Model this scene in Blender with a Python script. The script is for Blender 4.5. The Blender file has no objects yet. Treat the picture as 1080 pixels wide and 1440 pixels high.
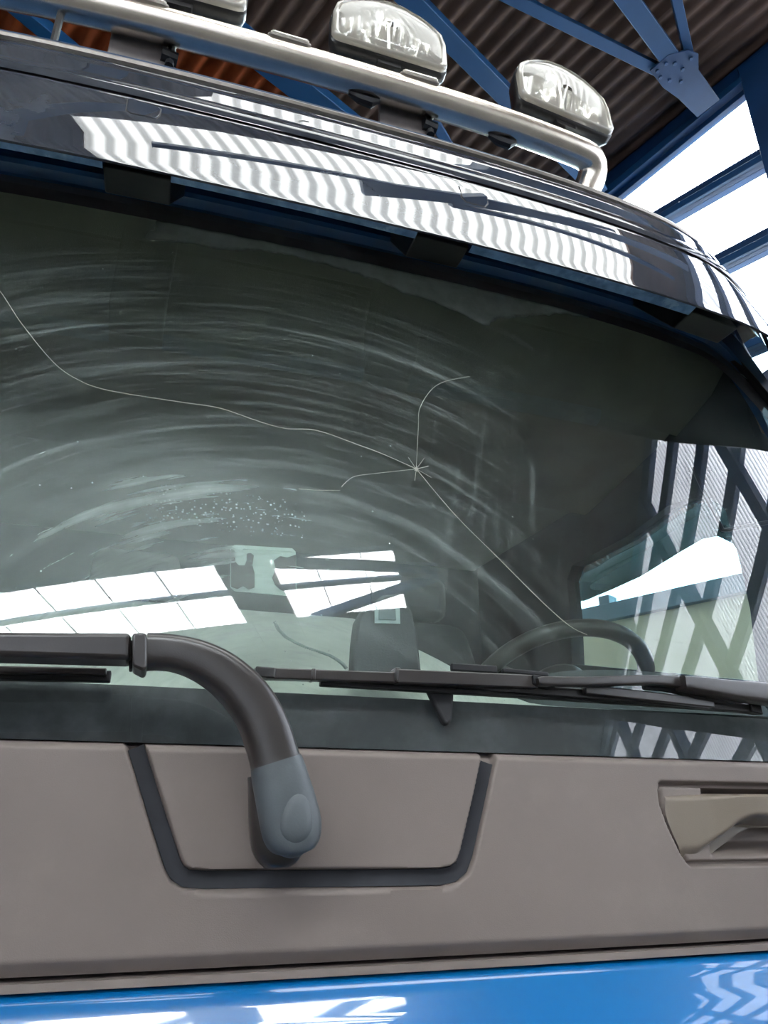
import bpy, bmesh, math, random
from mathutils import Vector, Matrix
random.seed(7)
S = bpy.context.scene
COL = S.collection

# ---------------------------------------------------------------- camera, sky, exposure
EYE = Vector((0, 0, 1.75)); PITCH = math.radians(23.0); YAW = math.radians(17.1); FPX = 1040.0
cd = bpy.data.cameras.new('camera'); cam = bpy.data.objects.new('camera', cd); COL.objects.link(cam)
cd.sensor_fit = 'VERTICAL'; cd.sensor_height = 36.0; cd.lens = FPX / 1440 * 36.0
cd.clip_start = 0.05; cd.clip_end = 300
cam.location = EYE; cam.rotation_euler = (math.pi / 2 + PITCH, 0, -YAW)
S.camera = cam

W = bpy.data.worlds.new('sky'); S.world = W; W.use_nodes = True
bg = W.node_tree.nodes['Background']
bg.inputs[0].default_value = (0.86, 0.94, 1.0, 1); bg.inputs[1].default_value = 1.0   # bright overcast, the same all round
S.view_settings.view_transform = 'Standard'; S.view_settings.look = 'None'
S.view_settings.gamma = 1.0; S.view_settings.use_curve_mapping = False
S.view_settings.exposure = 5.6
try:
    S.cycles.use_denoising = True
    S.cycles.max_bounces = 10; S.cycles.diffuse_bounces = 5; S.cycles.transparent_max_bounces = 16
    S.cycles.sample_clamp_indirect = 4.0
except Exception:
    pass


def at(px, py, Y):
    """the point at depth Y (metres in front of the photographer) on the line of sight through a photograph pixel"""
    x, y = px - 540.0, 720.0 - py
    up = FPX * math.sin(PITCH) + y * math.cos(PITCH); fw = FPX * math.cos(PITCH) - y * math.sin(PITCH)
    X = x * math.cos(YAW) + fw * math.sin(YAW); D = fw * math.cos(YAW) - x * math.sin(YAW)
    return Vector((X / D * Y, Y, 1.75 + up / D * Y))


# ---------------------------------------------------------------- materials
def newmat(name):
    m = bpy.data.materials.new(name); m.use_nodes = True
    nt = m.node_tree; b = nt.nodes['Principled BSDF']
    return m, nt, b


def N(nt, t, **kw):
    n = nt.nodes.new(t)
    for k, v in kw.items():
        setattr(n, k, v)
    return n


def math_n(nt, op, a, b=None, c=None, clamp=False):
    n = N(nt, 'ShaderNodeMath', operation=op, use_clamp=clamp)
    for i, v in enumerate((a, b, c)):
        if v is None:
            continue
        if isinstance(v, (int, float)):
            n.inputs[i].default_value = v
        else:
            nt.links.new(v, n.inputs[i])
    return n.outputs[0]


def smooth(nt, v, a, b, lo=0.0, hi=1.0):
    n = N(nt, 'ShaderNodeMapRange', interpolation_type='SMOOTHSTEP')
    nt.links.new(v, n.inputs[0])
    for i, x in zip((1, 2, 3, 4), (a, b, lo, hi)):
        n.inputs[i].default_value = x
    return n.outputs[0]


def simple(name, col, rough=0.5, metal=0.0, spec=0.5, coat=0.0, var=0.0, vscale=6.0, bump=0.0, bscale=200.0, dirt=None, dscale=3.0, damt=0.5, dlo=0.5, dhi=0.75, aniso=0.0, coat_rough=0.03):
    m, nt, b = newmat(name)
    b.inputs['Base Color'].default_value = (*col, 1); b.inputs['Roughness'].default_value = rough
    b.inputs['Metallic'].default_value = metal; b.inputs['Specular IOR Level'].default_value = spec
    b.inputs['Coat Weight'].default_value = coat; b.inputs['Coat Roughness'].default_value = coat_rough
    b.inputs['Anisotropic'].default_value = aniso
    tc = N(nt, 'ShaderNodeTexCoord')
    src = None
    if var > 0:
        n = N(nt, 'ShaderNodeTexNoise'); n.inputs['Scale'].default_value = vscale; n.inputs['Detail'].default_value = 6
        nt.links.new(tc.outputs['Object'], n.inputs['Vector'])
        f = smooth(nt, n.outputs[0], 0.3, 0.7, 1 - var, 1 + var)
        mx = N(nt, 'ShaderNodeVectorMath', operation='SCALE'); mx.inputs[0].default_value = col
        nt.links.new(f, mx.inputs['Scale']); src = mx.outputs[0]
    if dirt is not None:
        n = N(nt, 'ShaderNodeTexNoise'); n.inputs['Scale'].default_value = dscale; n.inputs['Detail'].default_value = 8; n.inputs['Roughness'].default_value = 0.65
        nt.links.new(tc.outputs['Object'], n.inputs['Vector'])
        f = smooth(nt, n.outputs[0], dlo, dhi, 0, damt)
        mx = N(nt, 'ShaderNodeMix', data_type='RGBA')
        nt.links.new(f, mx.inputs[0])
        if src is not None:
            nt.links.new(src, mx.inputs[6])
        else:
            mx.inputs[6].default_value = (*col, 1)
        mx.inputs[7].default_value = (*dirt, 1); src = mx.outputs[2]
        if rough > 0:
            r = smooth(nt, n.outputs[0], dlo, dhi, rough, min(1, rough + 0.25 * damt)); nt.links.new(r, b.inputs['Roughness'])
    if src is not None:
        nt.links.new(src, b.inputs['Base Color'])
    if bump > 0:
        n = N(nt, 'ShaderNodeTexNoise'); n.inputs['Scale'].default_value = bscale; n.inputs['Detail'].default_value = 3
        nt.links.new(tc.outputs['Object'], n.inputs['Vector'])
        bp = N(nt, 'ShaderNodeBump'); bp.inputs['Strength'].default_value = bump; bp.inputs['Distance'].default_value = 0.002
        nt.links.new(n.outputs[0], bp.inputs['Height']); nt.links.new(bp.outputs[0], b.inputs['Normal'])
    return m


def schlick(nt, f0=0.042):
    ge = N(nt, 'ShaderNodeNewGeometry'); dt = N(nt, 'ShaderNodeVectorMath', operation='DOT_PRODUCT')
    nt.links.new(ge.outputs['Normal'], dt.inputs[0]); nt.links.new(ge.outputs['Incoming'], dt.inputs[1])
    k = math_n(nt, 'SUBTRACT', 1.0, math_n(nt, 'ABSOLUTE', dt.outputs['Value']), clamp=True)
    return math_n(nt, 'MULTIPLY_ADD', math_n(nt, 'POWER', k, 5.0), 1 - f0, f0)


def pane_mat(name, tint, ior=1.5, dust_and_reflection=None, duty=0.0):
    """a thin pane: see-through, with mirror reflection by Fresnel and an even pale film"""
    m = bpy.data.materials.new(name); m.use_nodes = True; nt = m.node_tree; nt.nodes.clear()
    out = N(nt, 'ShaderNodeOutputMaterial'); t = N(nt, 'ShaderNodeBsdfTransparent'); t.inputs[0].default_value = (*tint, 1)
    g = N(nt, 'ShaderNodeBsdfGlossy'); g.inputs['Roughness'].default_value = 0.0; g.inputs[0].default_value = (1, 1, 1, 1)
    fr = schlick(nt)
    mx = N(nt, 'ShaderNodeMixShader'); nt.links.new(fr, mx.inputs[0]); nt.links.new(t.outputs[0], mx.inputs[1]); nt.links.new(g.outputs[0], mx.inputs[2])
    last = mx.outputs[0]
    if duty > 0:
        d = N(nt, 'ShaderNodeBsdfDiffuse'); d.inputs[0].default_value = (*dust_and_reflection, 1)
        m2 = N(nt, 'ShaderNodeMixShader'); m2.inputs[0].default_value = duty
        nt.links.new(last, m2.inputs[1]); nt.links.new(d.outputs[0], m2.inputs[2]); last = m2.outputs[0]
    nt.links.new(last, out.inputs[0])
    return m


def sheet_mat(name, col, through, clear, low=0.42):
    """translucent ribbed plastic sheet, darker in its valleys"""
    m = bpy.data.materials.new(name); m.use_nodes = True; nt = m.node_tree; nt.nodes.clear()
    out = N(nt, 'ShaderNodeOutputMaterial'); tc = N(nt, 'ShaderNodeTexCoord')
    uv = N(nt, 'ShaderNodeSeparateXYZ'); nt.links.new(tc.outputs['UV'], uv.inputs[0])
    dirt = smooth(nt, uv.outputs[1], -0.9, 0.5, low, 1.0)       # darker in the valleys; v runs -1 in the valleys to +1 on the crests
    ns = N(nt, 'ShaderNodeTexNoise'); ns.inputs['Scale'].default_value = 1.3; ns.inputs['Detail'].default_value = 6
    nt.links.new(tc.outputs['Object'], ns.inputs['Vector'])
    st = smooth(nt, ns.outputs[0], 0.3, 0.7, 0.86, 1.0)
    f = math_n(nt, 'MULTIPLY', dirt, st)
    cc = N(nt, 'ShaderNodeVectorMath', operation='SCALE'); cc.inputs[0].default_value = [c * through for c in col]; nt.links.new(f, cc.inputs['Scale'])
    c2 = N(nt, 'ShaderNodeVectorMath', operation='SCALE'); c2.inputs[0].default_value = [c * clear for c in col]; nt.links.new(f, c2.inputs['Scale'])
    tl = N(nt, 'ShaderNodeBsdfTranslucent'); nt.links.new(cc.outputs[0], tl.inputs[0])
    tr = N(nt, 'ShaderNodeBsdfTransparent'); nt.links.new(c2.outputs[0], tr.inputs[0])
    ad = N(nt, 'ShaderNodeAddShader'); nt.links.new(tl.outputs[0], ad.inputs[0]); nt.links.new(tr.outputs[0], ad.inputs[1])
    nt.links.new(ad.outputs[0], out.inputs[0])
    return m


M = {}
M['blue_paint'] = simple('blue_paint', (0.0, 0.13, 0.37), 0.25, coat=1.0, var=0.05, vscale=3)
M['shaded_blue_paint'] = simple('shaded_blue_paint', (0.012, 0.085, 0.24), 0.28, coat=0.6, dirt=(0.12, 0.16, 0.22), dscale=9, damt=0.5)  # the cab's blue, darkened for the shade beneath the visor
M['grey_plastic'] = simple('grey_plastic', (0.195, 0.160, 0.142), 0.52, spec=0.45, var=0.07, vscale=5, bump=0.12, bscale=900, dirt=(0.27, 0.23, 0.205), dscale=8, damt=0.35)
M['handle_plastic'] = simple('handle_plastic', (0.19, 0.155, 0.12), 0.34, spec=0.7, bump=0.1, bscale=900)
M['black_plastic'] = simple('black_plastic', (0.008, 0.0075, 0.0075), 0.42, spec=0.6, var=0.12, vscale=20, bump=0.08, bscale=700)
M['arm_black'] = simple('arm_black', (0.022, 0.0175, 0.0160), 0.30, spec=0.75, var=0.15, vscale=14, bump=0.05, bscale=600, dirt=(0.055, 0.046, 0.042), dscale=18, damt=0.4)
M['arm_worn'] = simple('arm_worn', (0.085, 0.098, 0.106), 0.5, spec=0.5, var=0.12, vscale=25, bump=0.08, bscale=500)
M['rubber'] = simple('rubber', (0.012, 0.012, 0.014), 0.55, spec=0.4, var=0.1)
M['groove_shade_tone'] = simple('groove_shade_tone', (0.030, 0.031, 0.037), 0.7, spec=0.3, var=0.2, vscale=20)  # dark tone that paints in the groove's shade
M['gap_black'] = simple('gap_black', (0.004, 0.004, 0.004), 0.9, spec=0.1)
M['visor'] = simple('visor', (0.026, 0.031, 0.041), 0.0, spec=0.5, dirt=(0.085, 0.092, 0.105), dscale=5, damt=0.9, dlo=0.3, dhi=0.8)
M['lip_blue'] = simple('lip_blue', (0.12, 0.22, 0.40), 0.22, spec=0.6, var=0.3, vscale=40, dirt=(0.25, 0.35, 0.45), dscale=20, damt=0.5)
M['seam'] = simple('seam', (0.01, 0.009, 0.009), 0.6)
M['steel'] = simple('steel', (0.88, 0.80, 0.70), 0.27, metal=1.0, var=0.06, vscale=30, bump=0.03, bscale=300)
M['chrome'] = simple('chrome', (0.75, 0.74, 0.72), 0.06, metal=1.0)
M['roof_matt'] = simple('roof_matt', (0.007, 0.028, 0.07), 0.75, spec=0.25, var=0.2, vscale=8)
M['trim_steel'] = simple('trim_steel', (0.30, 0.27, 0.24), 0.32, metal=1.0, var=0.1, vscale=40)
M['bracket_grey'] = simple('bracket_grey', (0.16, 0.14, 0.13), 0.5, spec=0.4, var=0.15, vscale=30)
M['lamp_glass'] = pane_mat('lamp_glass', (0.97, 0.97, 0.93), dust_and_reflection=(0.92, 0.86, 0.76), duty=0.30)  # pale film painted in for the bright reflections on the lens
M['reflector'] = simple('reflector', (0.86, 0.83, 0.78), 0.16, metal=1.0)
M['lamp_rim'] = simple('lamp_rim', (0.42, 0.39, 0.33), 0.15, spec=0.6, coat=0.5)
M['marker_lens'] = simple('marker_lens', (0.72, 0.66, 0.56), 0.2, spec=0.6, coat=0.5)
M['marker_base'] = simple('marker_base', (0.2, 0.17, 0.14), 0.4)
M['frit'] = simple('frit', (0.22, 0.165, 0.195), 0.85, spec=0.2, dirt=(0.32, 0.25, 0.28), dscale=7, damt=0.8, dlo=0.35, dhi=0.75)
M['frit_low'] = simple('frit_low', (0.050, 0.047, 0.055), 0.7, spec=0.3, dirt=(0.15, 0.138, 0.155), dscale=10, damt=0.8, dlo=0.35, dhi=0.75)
M['cloth_olive'] = simple('cloth_olive', (0.16, 0.155, 0.125), 0.95, spec=0.1, var=0.15, vscale=4, bump=0.2, bscale=400)
M['cloth_dark'] = simple('cloth_dark', (0.045, 0.045, 0.05), 0.95, spec=0.1, var=0.2, vscale=4, bump=0.2, bscale=400)
M['cloth_pale'] = simple('cloth_pale', (0.60, 0.60, 0.56), 0.9, spec=0.1, var=0.1)
M['dash_pale'] = simple('dash_pale', (0.56, 0.56, 0.51), 0.6, spec=0.3, var=0.06, vscale=8)
M['dash_dark'] = simple('dash_dark', (0.05, 0.055, 0.06), 0.5, spec=0.4)
M['wheel'] = simple('wheel', (0.035, 0.033, 0.03), 0.38, spec=0.5)
M['door_dark'] = simple('door_dark', (0.03, 0.036, 0.042), 0.7, spec=0.3, var=0.2)
M['crack'] = simple('crack', (0.34, 0.33, 0.27), 0.25, spec=0.8)
M['side_glass'] = pane_mat('side_glass', (0.88, 0.96, 0.96))
M['smoke_glass'] = pane_mat('smoke_glass', (0.115, 0.135, 0.135), dust_and_reflection=(0.4, 0.45, 0.45), duty=0.12)
M['plate_clear'] = pane_mat('plate_clear', (0.85, 0.92, 0.88), dust_and_reflection=(0.80, 0.86, 0.82), duty=0.5)
M['tape_brown'] = simple('tape_brown', (0.03, 0.017, 0.015), 0.7, var=0.3, vscale=60)
M['sticker'] = simple('sticker', (0.36, 0.42, 0.42), 0.5, var=0.1)
M['sticker_dark'] = simple('sticker_dark', (0.10, 0.13, 0.14), 0.5)
M['cable'] = simple('cable', (0.25, 0.28, 0.27), 0.5)
M['bracket_brown'] = simple('bracket_brown', (0.20, 0.15, 0.11), 0.6, var=0.2, vscale=20)
# hall
M['roof_brown'] = simple('roof_brown', (0.11, 0.072, 0.056), 0.85, spec=0.2, var=0.2, vscale=2.5, dirt=(0.05, 0.038, 0.035), dscale=1.2, damt=0.7)
M['roof_orange'] = simple('roof_orange', (0.24, 0.05, 0.013), 0.85, spec=0.2, var=0.25, vscale=5, dirt=(0.10, 0.025, 0.010), dscale=3, damt=0.7)
M['hall_blue'] = simple('hall_blue', (0.004, 0.05, 0.14), 0.45, spec=0.4, var=0.1, vscale=3)
M['hall_blue_dark'] = simple('hall_blue_dark', (0.003, 0.032, 0.10), 0.45, spec=0.4, var=0.12, vscale=4)
M['bolt'] = simple('bolt', (0.01, 0.05, 0.14), 0.5)
M['sky_sheet'] = sheet_mat('sky_sheet', (1.0, 0.95, 0.88), 0.16, 0.05, 0.45)
M['clear_sheet'] = sheet_mat('clear_sheet', (1.0, 0.98, 0.95), 0.35, 0.62, 0.85)
M['wall_sheet'] = sheet_mat('wall_sheet', (0.96, 0.95, 1.0), 0.30, 0.03)
M['left_fill_sheet'] = sheet_mat('left_fill_sheet', (0.96, 0.95, 1.0), 0.10, 0.01)  # sheet for the unseen left wall, added as fill light
M['window_glass'] = pane_mat('window_glass', (0.95, 0.98, 0.98))
M['dimming_glass'] = pane_mat('dimming_glass', (0.30, 0.36, 0.38))  # tint added to dim the sky seen through the cab window
M['concrete'] = simple('concrete', (0.05, 0.048, 0.045), 0.8, var=0.15, vscale=0.8, dirt=(0.03, 0.028, 0.027), dscale=0.5, damt=0.6)
M['plaster'] = simple('plaster', (0.45, 0.44, 0.41), 0.85, var=0.1, vscale=1.0)
M['cream_wall'] = simple('cream_wall', (0.80, 0.76, 0.58), 0.85, var=0.06, vscale=0.6)
M['roof_edge'] = simple('roof_edge', (0.18, 0.28, 0.36), 0.6)
M['ground'] = simple('ground', (0.25, 0.24, 0.23), 0.9, var=0.1)


# ---------------------------------------------------------------- mesh helpers
class MB:
    def __init__(self):
        self.v = []; self.f = []; self.uv = {}

    def add(self, vs, fs):
        o = len(self.v); self.v += [tuple(v) for v in vs]; self.f += [tuple(i + o for i in f) for f in fs]

    def box(self, lo, hi, R=None):
        vs = [Vector((x, y, z)) for x in (lo[0], hi[0]) for y in (lo[1], hi[1]) for z in (lo[2], hi[2])]
        if R is not None:
            vs = [R @ v for v in vs]
        self.add(vs, [(0, 1, 3, 2), (4, 6, 7, 5), (0, 4, 5, 1), (2, 3, 7, 6), (0, 2, 6, 4), (1, 5, 7, 3)])

    def bar(self, a, b, w, d, up=(0, 0, 1)):
        """a rectangular bar from a to b: w across (horizontal), d along UP"""
        a, b = Vector(a), Vector(b); t = (b - a).normalized(); s = t.cross(Vector(up)).normalized(); u = s.cross(t).normalized()
        vs = [p + s * (sx * w / 2) + u * (sz * d / 2) for p in (a, b) for sx in (-1, 1) for sz in (-1, 1)]
        self.add(vs, [(0, 1, 3, 2), (4, 6, 7, 5), (0, 4, 5, 1), (2, 3, 7, 6), (0, 2, 6, 4), (1, 5, 7, 3)])

    def tube(self, pts, r, n=12, caps=True):
        pts = [Vector(p) for p in pts]; rs = r if isinstance(r, (list, tuple)) else [r] * len(pts)
        rings = []; pu = None
        for i, p in enumerate(pts):
            t = (pts[min(i + 1, len(pts) - 1)] - pts[max(i - 1, 0)]).normalized()
            if pu is None:
                pu = t.orthogonal().normalized()
            pu = (pu - t * pu.dot(t)).normalized(); w = t.cross(pu)
            rings.append([p + (pu * math.cos(a) + w * math.sin(a)) * rs[i] for a in [2 * math.pi * k / n for k in range(n)]])
        self.rings(rings, caps)

    def rings(self, rings, caps=True):
        n = len(rings[0]); vs = [v for r in rings for v in r]; fs = []
        for i in range(len(rings) - 1):
            for k in range(n):
                fs.append((i * n + k, i * n + (k + 1) % n, (i + 1) * n + (k + 1) % n, (i + 1) * n + k))
        if caps:
            fs.append(tuple(range(n))[::-1]); fs.append(tuple((len(rings) - 1) * n + k for k in range(n)))
        self.add(vs, fs)

    def prism(self, poly, vec):
        vec = Vector(vec); self.rings([[Vector(p) for p in poly], [Vector(p) + vec for p in poly]])

    def grid(self, fn, us, vs):
        o = len(self.v); nu, nv = len(us), len(vs)
        self.v += [tuple(fn(u, v)) for u in us for v in vs]
        for i in range(nu - 1):
            for j in range(nv - 1):
                a = o + i * nv + j; self.f.append((a, a + nv, a + nv + 1, a + 1))

    def build(self, name, mat, parent=None, smooth_=False, bevel=0.0, label=None, seg=2, solid=0.0, angle=40, fix=True):
        me = bpy.data.meshes.new(name); me.from_pydata(self.v, [], self.f)
        bm = bmesh.new(); bm.from_mesh(me)
        if fix:
            bmesh.ops.recalc_face_normals(bm, faces=bm.faces)
        bm.to_mesh(me); bm.free()
        me.materials.append(M[mat] if isinstance(mat, str) else mat)
        o = bpy.data.objects.new(name, me); COL.objects.link(o)
        if solid:
            sm = o.modifiers.new('s', 'SOLIDIFY'); sm.thickness = solid; sm.offset = 0
        if bevel > 0:
            b = o.modifiers.new('b', 'BEVEL'); b.width = bevel; b.segments = seg; b.limit_method = 'ANGLE'; b.angle_limit = math.radians(35)
        if smooth_ or bevel > 0:
            for p in me.polygons:
                p.use_smooth = True
            try:
                me.set_sharp_from_angle(angle=math.radians(angle))
            except Exception:
                pass
        if parent is not None:
            o.parent = parent
            if parent.type == 'EMPTY':
                o.matrix_parent_inverse = Matrix.Translation(parent.location).inverted()
        if label:
            o['label'] = label
        return o


def empty(name, loc, label=None, cat=None, kind=None, group=None):
    o = bpy.data.objects.new(name, None); COL.objects.link(o); o.location = loc; o.empty_display_size = 0.2
    return tag(o, label, cat, kind, group)


def tag(o, label=None, cat=None, kind=None, group=None):
    for k, v in (('label', label), ('category', cat), ('kind', kind), ('group', group)):
        if v:
            o[k] = v
    return o


def lin(a, b, n):
    return [a + (b - a) * i / (n - 1) for i in range(n)]


# ================================================================ THE HALL
# hall axes: h runs along the window wall (away from the photographer), q across towards that wall
HA = math.radians(26.5)
QV = Vector((math.cos(HA), math.sin(HA), 0)); HV = Vector((-math.sin(HA), math.cos(HA), 0))
SL = math.tan(math.radians(9.6)); ZR = 8.25; QW = 5.46


def hp(q, h, z):
    return QV * q + HV * h + Vector((0, 0, z))


def roof_z(h):
    return ZR - SL * h


fl = MB(); fl.box((-30, -30, -0.2), (30, 30, 0))
tag(fl.build('floor', 'concrete'), 'grey concrete hall floor under the truck', 'floor', 'structure')

# --- roof: one ribbed sheet after another, some of them translucent
ceil = empty('ceiling', hp(0, 0, ZR), 'ribbed brown sheet roof of the hall with translucent strips above the truck', 'ceiling', 'structure')
PITCHC = 0.153


def roof_sheet(q0, q1, ha, hb, name, mat, amp=0.024):
    """a ribbed sheet between q0 and q1; ha(q), hb(q) give its lower and upper ends"""
    n = max(2, int((q1 - q0) / PITCHC * 10)); qs = lin(q0, q1, n + 1)
    me = bpy.data.meshes.new(name); vs = []; fs = []; uvs = []
    for q in qs:
        w = math.cos(2 * math.pi * q / PITCHC)
        for h in (ha(q), hb(q)):
            vs.append(hp(q, h, roof_z(h) + amp * w)); uvs.append((q, w))
    for i in range(n):
        fs.append((2 * i, 2 * i + 2, 2 * i + 3, 2 * i + 1))
    me.from_pydata(vs, [], fs); ul = me.uv_layers.new(name='uv')
    for lp in me.loops:
        ul.data[lp.index].uv = uvs[lp.vertex_index]
    for p in me.polygons:
        p.use_smooth = True
    me.materials.append(M[mat]); o = bpy.data.objects.new(name, me); COL.objects.link(o)
    o.parent = ceil; o.matrix_parent_inverse = Matrix.Translation(ceil.location).inverted()
    return o


K = -0.27
s1a = lambda q: 1.28 + K * (q + 0.54)            # the translucent strip over the truck's nose
s1b = lambda q: s1a(q) - 2.9
ba = lambda q: -5.56 + K * (q + 2.13)            # the double strip further behind the photographer
bb = lambda q: ba(q) - 0.70
bc = lambda q: ba(q) - 0.85
bd = lambda q: ba(q) - 1.68
c = lambda v: (lambda q: v)
edges = [-13.0, -12.1, -11.2, -10.3, -9.4, -8.5, -7.6, -6.7, -5.8, -4.9, -4.0, -3.1, -2.2, -1.45, -0.75, 0.0, 0.57, 1.4, 2.3, 3.2, 4.0, 4.5, 5.5]
for q0, q1 in zip(edges[:-1], edges[1:]):
    cuts = [(c(13.0), c(3.72), 'orange'), (c(3.72), None, 'brown')]
    if -0.76 <= q0 and q1 <= 4.51:
        cuts += [(s1a, s1b, 'sky')]
    if q1 <= -2.19 or -1.46 <= q0 and q1 <= 0.58:
        cuts += [(ba, bb, 'clear'), (bc, bd, 'clear')]
    segs = []; cur = None
    solid = [(x, y, k) for x, y, k in cuts if k in ('sky', 'clear')]
    roof_sheet(q0, q1, c(13.0), c(3.72), 'roof_sheet', 'roof_orange')
    cur = c(3.72)
    if not any(k == 'sky' for x, y, k in solid):
        roof_sheet(q0, q1, cur, c(0.45), 'roof_sheet', 'roof_brown'); cur = c(0.45)
    for x, y, k in solid:
        roof_sheet(q0, q1, cur, x, 'roof_sheet', 'roof_brown', 0.024 if cur(0) > 3 else 0.003)
        roof_sheet(q0, q1, x, y, 'translucent_sheet', 'sky_sheet' if k == 'sky' else 'clear_sheet')
        cur = y
    roof_sheet(q0, q1, cur, c(-24.0), 'roof_sheet', 'roof_brown', 0.003)

for q in (-11.2, -9.4, -7.6, -5.8, -4.9, -4.0, -3.1, -0.75, 0.0):
    for ha, hb in ((ba, bb), (bc, bd)):
        b = MB(); b.bar(hp(q, ha(q), roof_z(ha(q)) - 0.04), hp(q, hb(q), roof_z(hb(q)) - 0.04), 0.018, 0.012); b.build('sheet_joint', 'roof_brown', ceil)

for q, h0, h1 in ((-0.75, 1.7, -2.4), (4.5, 0.4, -3.6), (-2.2, -5.0, -7.9), (-1.45, -5.3, -8.1), (0.57, -5.9, -8.6)):
    b = MB(); b.bar(hp(q, h0, roof_z(h0) - 0.005), hp(q, h1, roof_z(h1) - 0.005), 0.07, 0.075); b.build('flashing', 'roof_brown', ceil)

# --- purlins and bracing under the roof
DROP = 0.25


def under(q, h, d=DROP):
    return hp(q, h, roof_z(h) - d)


RN = (HV * SL + Vector((0, 0, 1))).normalized()


def beam(q0, h0, q1, h1, w, d=0.14, drop=DROP):
    b = MB(); b.bar(under(q0, h0, drop), under(q1, h1, drop), w, d, RN); return b


def roof_beam(label, *a, **k):
    return tag(beam(*a, **k).build('roof_beam', 'hall_blue', bevel=0.006), label, 'beam', 'structure')


roof_beam('blue steel roof beam whose end joins the bolted gusset plate above the window', -9, 1.42, 5.36, 1.42, 0.15)
roof_beam('blue steel roof beam passing behind the rightmost spotlight', -9, 2.52, 5.36, 2.52, 0.15)
roof_beam('wide blue steel roof beam seen through the gap beneath the light bar', -9, 3.57, 5.36, 3.57, 0.20)
roof_beam('blue steel beam crossing the orange roof sheets at the top left corner', -2.2, 4.02, 3.0, 4.75, 0.10)
tr = empty('roof_bracing', under(4.95, 1.42), 'blue bolted gusset plate with two diagonal braces under the roof by the window', 'bracing', 'structure')
beam(4.75, 1.53, 2.3, 2.33, 0.09, 0.07).build('brace', 'hall_blue', tr, bevel=0.005)
beam(4.80, 1.30, 3.2, 0.85, 0.075, 0.07, 0.24).build('brace', 'hall_blue', tr, bevel=0.005)
beam(4.80, 3.42, 3.2, 2.98, 0.085, 0.07).build('brace', 'hall_blue', tr, bevel=0.005)
gp = MB(); gp.prism([under(q, h, 0.325) for q, h in ((4.62, 1.57), (4.62, 1.40), (4.72, 1.27), (4.82, 1.23), (4.95, 1.29), (5.36, 1.29), (5.36, 1.50), (5.05, 1.53), (4.85, 1.57))], RN * 0.018)
gpo = gp.build('gusset_plate', 'hall_blue_dark', tr, bevel=0.004)
for q, h in ((4.67, 1.53), (4.67, 1.45), (4.73, 1.40), (4.83, 1.50), (4.83, 1.38), (4.80, 1.29), (4.92, 1.44), (4.74, 1.54)):
    b = MB(); p = under(q, h, 0.325); b.tube([p, p - RN * 0.014], 0.016, 6); b.build('bolt', 'bolt', gpo)
# the trusses that cross the translucent strips
for i, a in enumerate(((1.4, 0.16, 5.36, -0.60, 0.20), (2.2, -0.12, 5.0, -1.0, 0.07), (2.2, -0.08, 4.2, -0.18, 0.07), (-0.2, 0.88, 2.0, 0.08, 0.05))):
    tag(beam(*a).build('truss_member', 'hall_blue', bevel=0.005),
        ('main blue chord under the translucent strip over the truck', 'lower blue diagonal under the translucent strip over the truck',
         'upper short blue tie under the translucent strip over the truck', 'thin blue tie at the front edge of the translucent strip')[i], 'truss', 'structure')
bq = lambda f, q, d: (q, f(q) + d)
for i, (q0, q1) in enumerate(((-9.0, -2.2), (-1.45, 0.57))):
    for j, (f, d, w) in enumerate(((ba, 0.10, 0.07), (bb, 0.005, 0.10))):
        tag(beam(*bq(f, q0, d), *bq(f, q1, d), w, 0.05, 0.065).build('purlin', 'hall_blue_dark'),
            'dark purlin along the %s of the %s far translucent strip' % (('upper edge', 'middle')[j], ('long', 'short')[i]), 'purlin', 'structure')
for i, a in enumerate(((-1.3, -5.60, 1.2, -6.75, 0.10), (-1.1, -7.25, 1.2, -6.95, 0.10))):
    tag(beam(*a).build('truss_member', 'hall_blue', bevel=0.005),
        ('upper blue diagonal under the far translucent strips', 'lower blue diagonal under the far translucent strips')[i], 'truss', 'structure')

# --- the wall with the windows on the right
wr = empty('wall_right', hp(QW, 0, 0), 'right hall wall with blue steel frame, bright windows and translucent ribbed sheets', 'wall', 'structure')


def wall_piece(h0, z0, h1, z1, name, mat, d0=0.0, d1=0.12, parent=None, bevel=0.006):
    b = MB(); b.prism([hp(QW + d0, h0, z0), hp(QW + d0, h1, z0), hp(QW + d0, h1, z1), hp(QW + d0, h0, z1)], QV * (d1 - d0)); return b.build(name, mat, parent or wr, bevel=bevel)


def wall_bar(ha, za, hb, zb, w, name, mat='hall_blue_dark', d0=0.0, d1=0.14):
    b = MB(); u = Vector((hb - ha, zb - za)).normalized(); n = Vector((-u.y, u.x)) * w / 2
    b.prism([hp(QW + d0, ha + n.x, za + n.y), hp(QW + d0, hb + n.x, zb + n.y), hp(QW + d0, hb - n.x, zb - n.y), hp(QW + d0, ha - n.x, za - n.y)], QV * (d1 - d0))
    return b.build(name, mat, wr, bevel=0.006)


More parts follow.
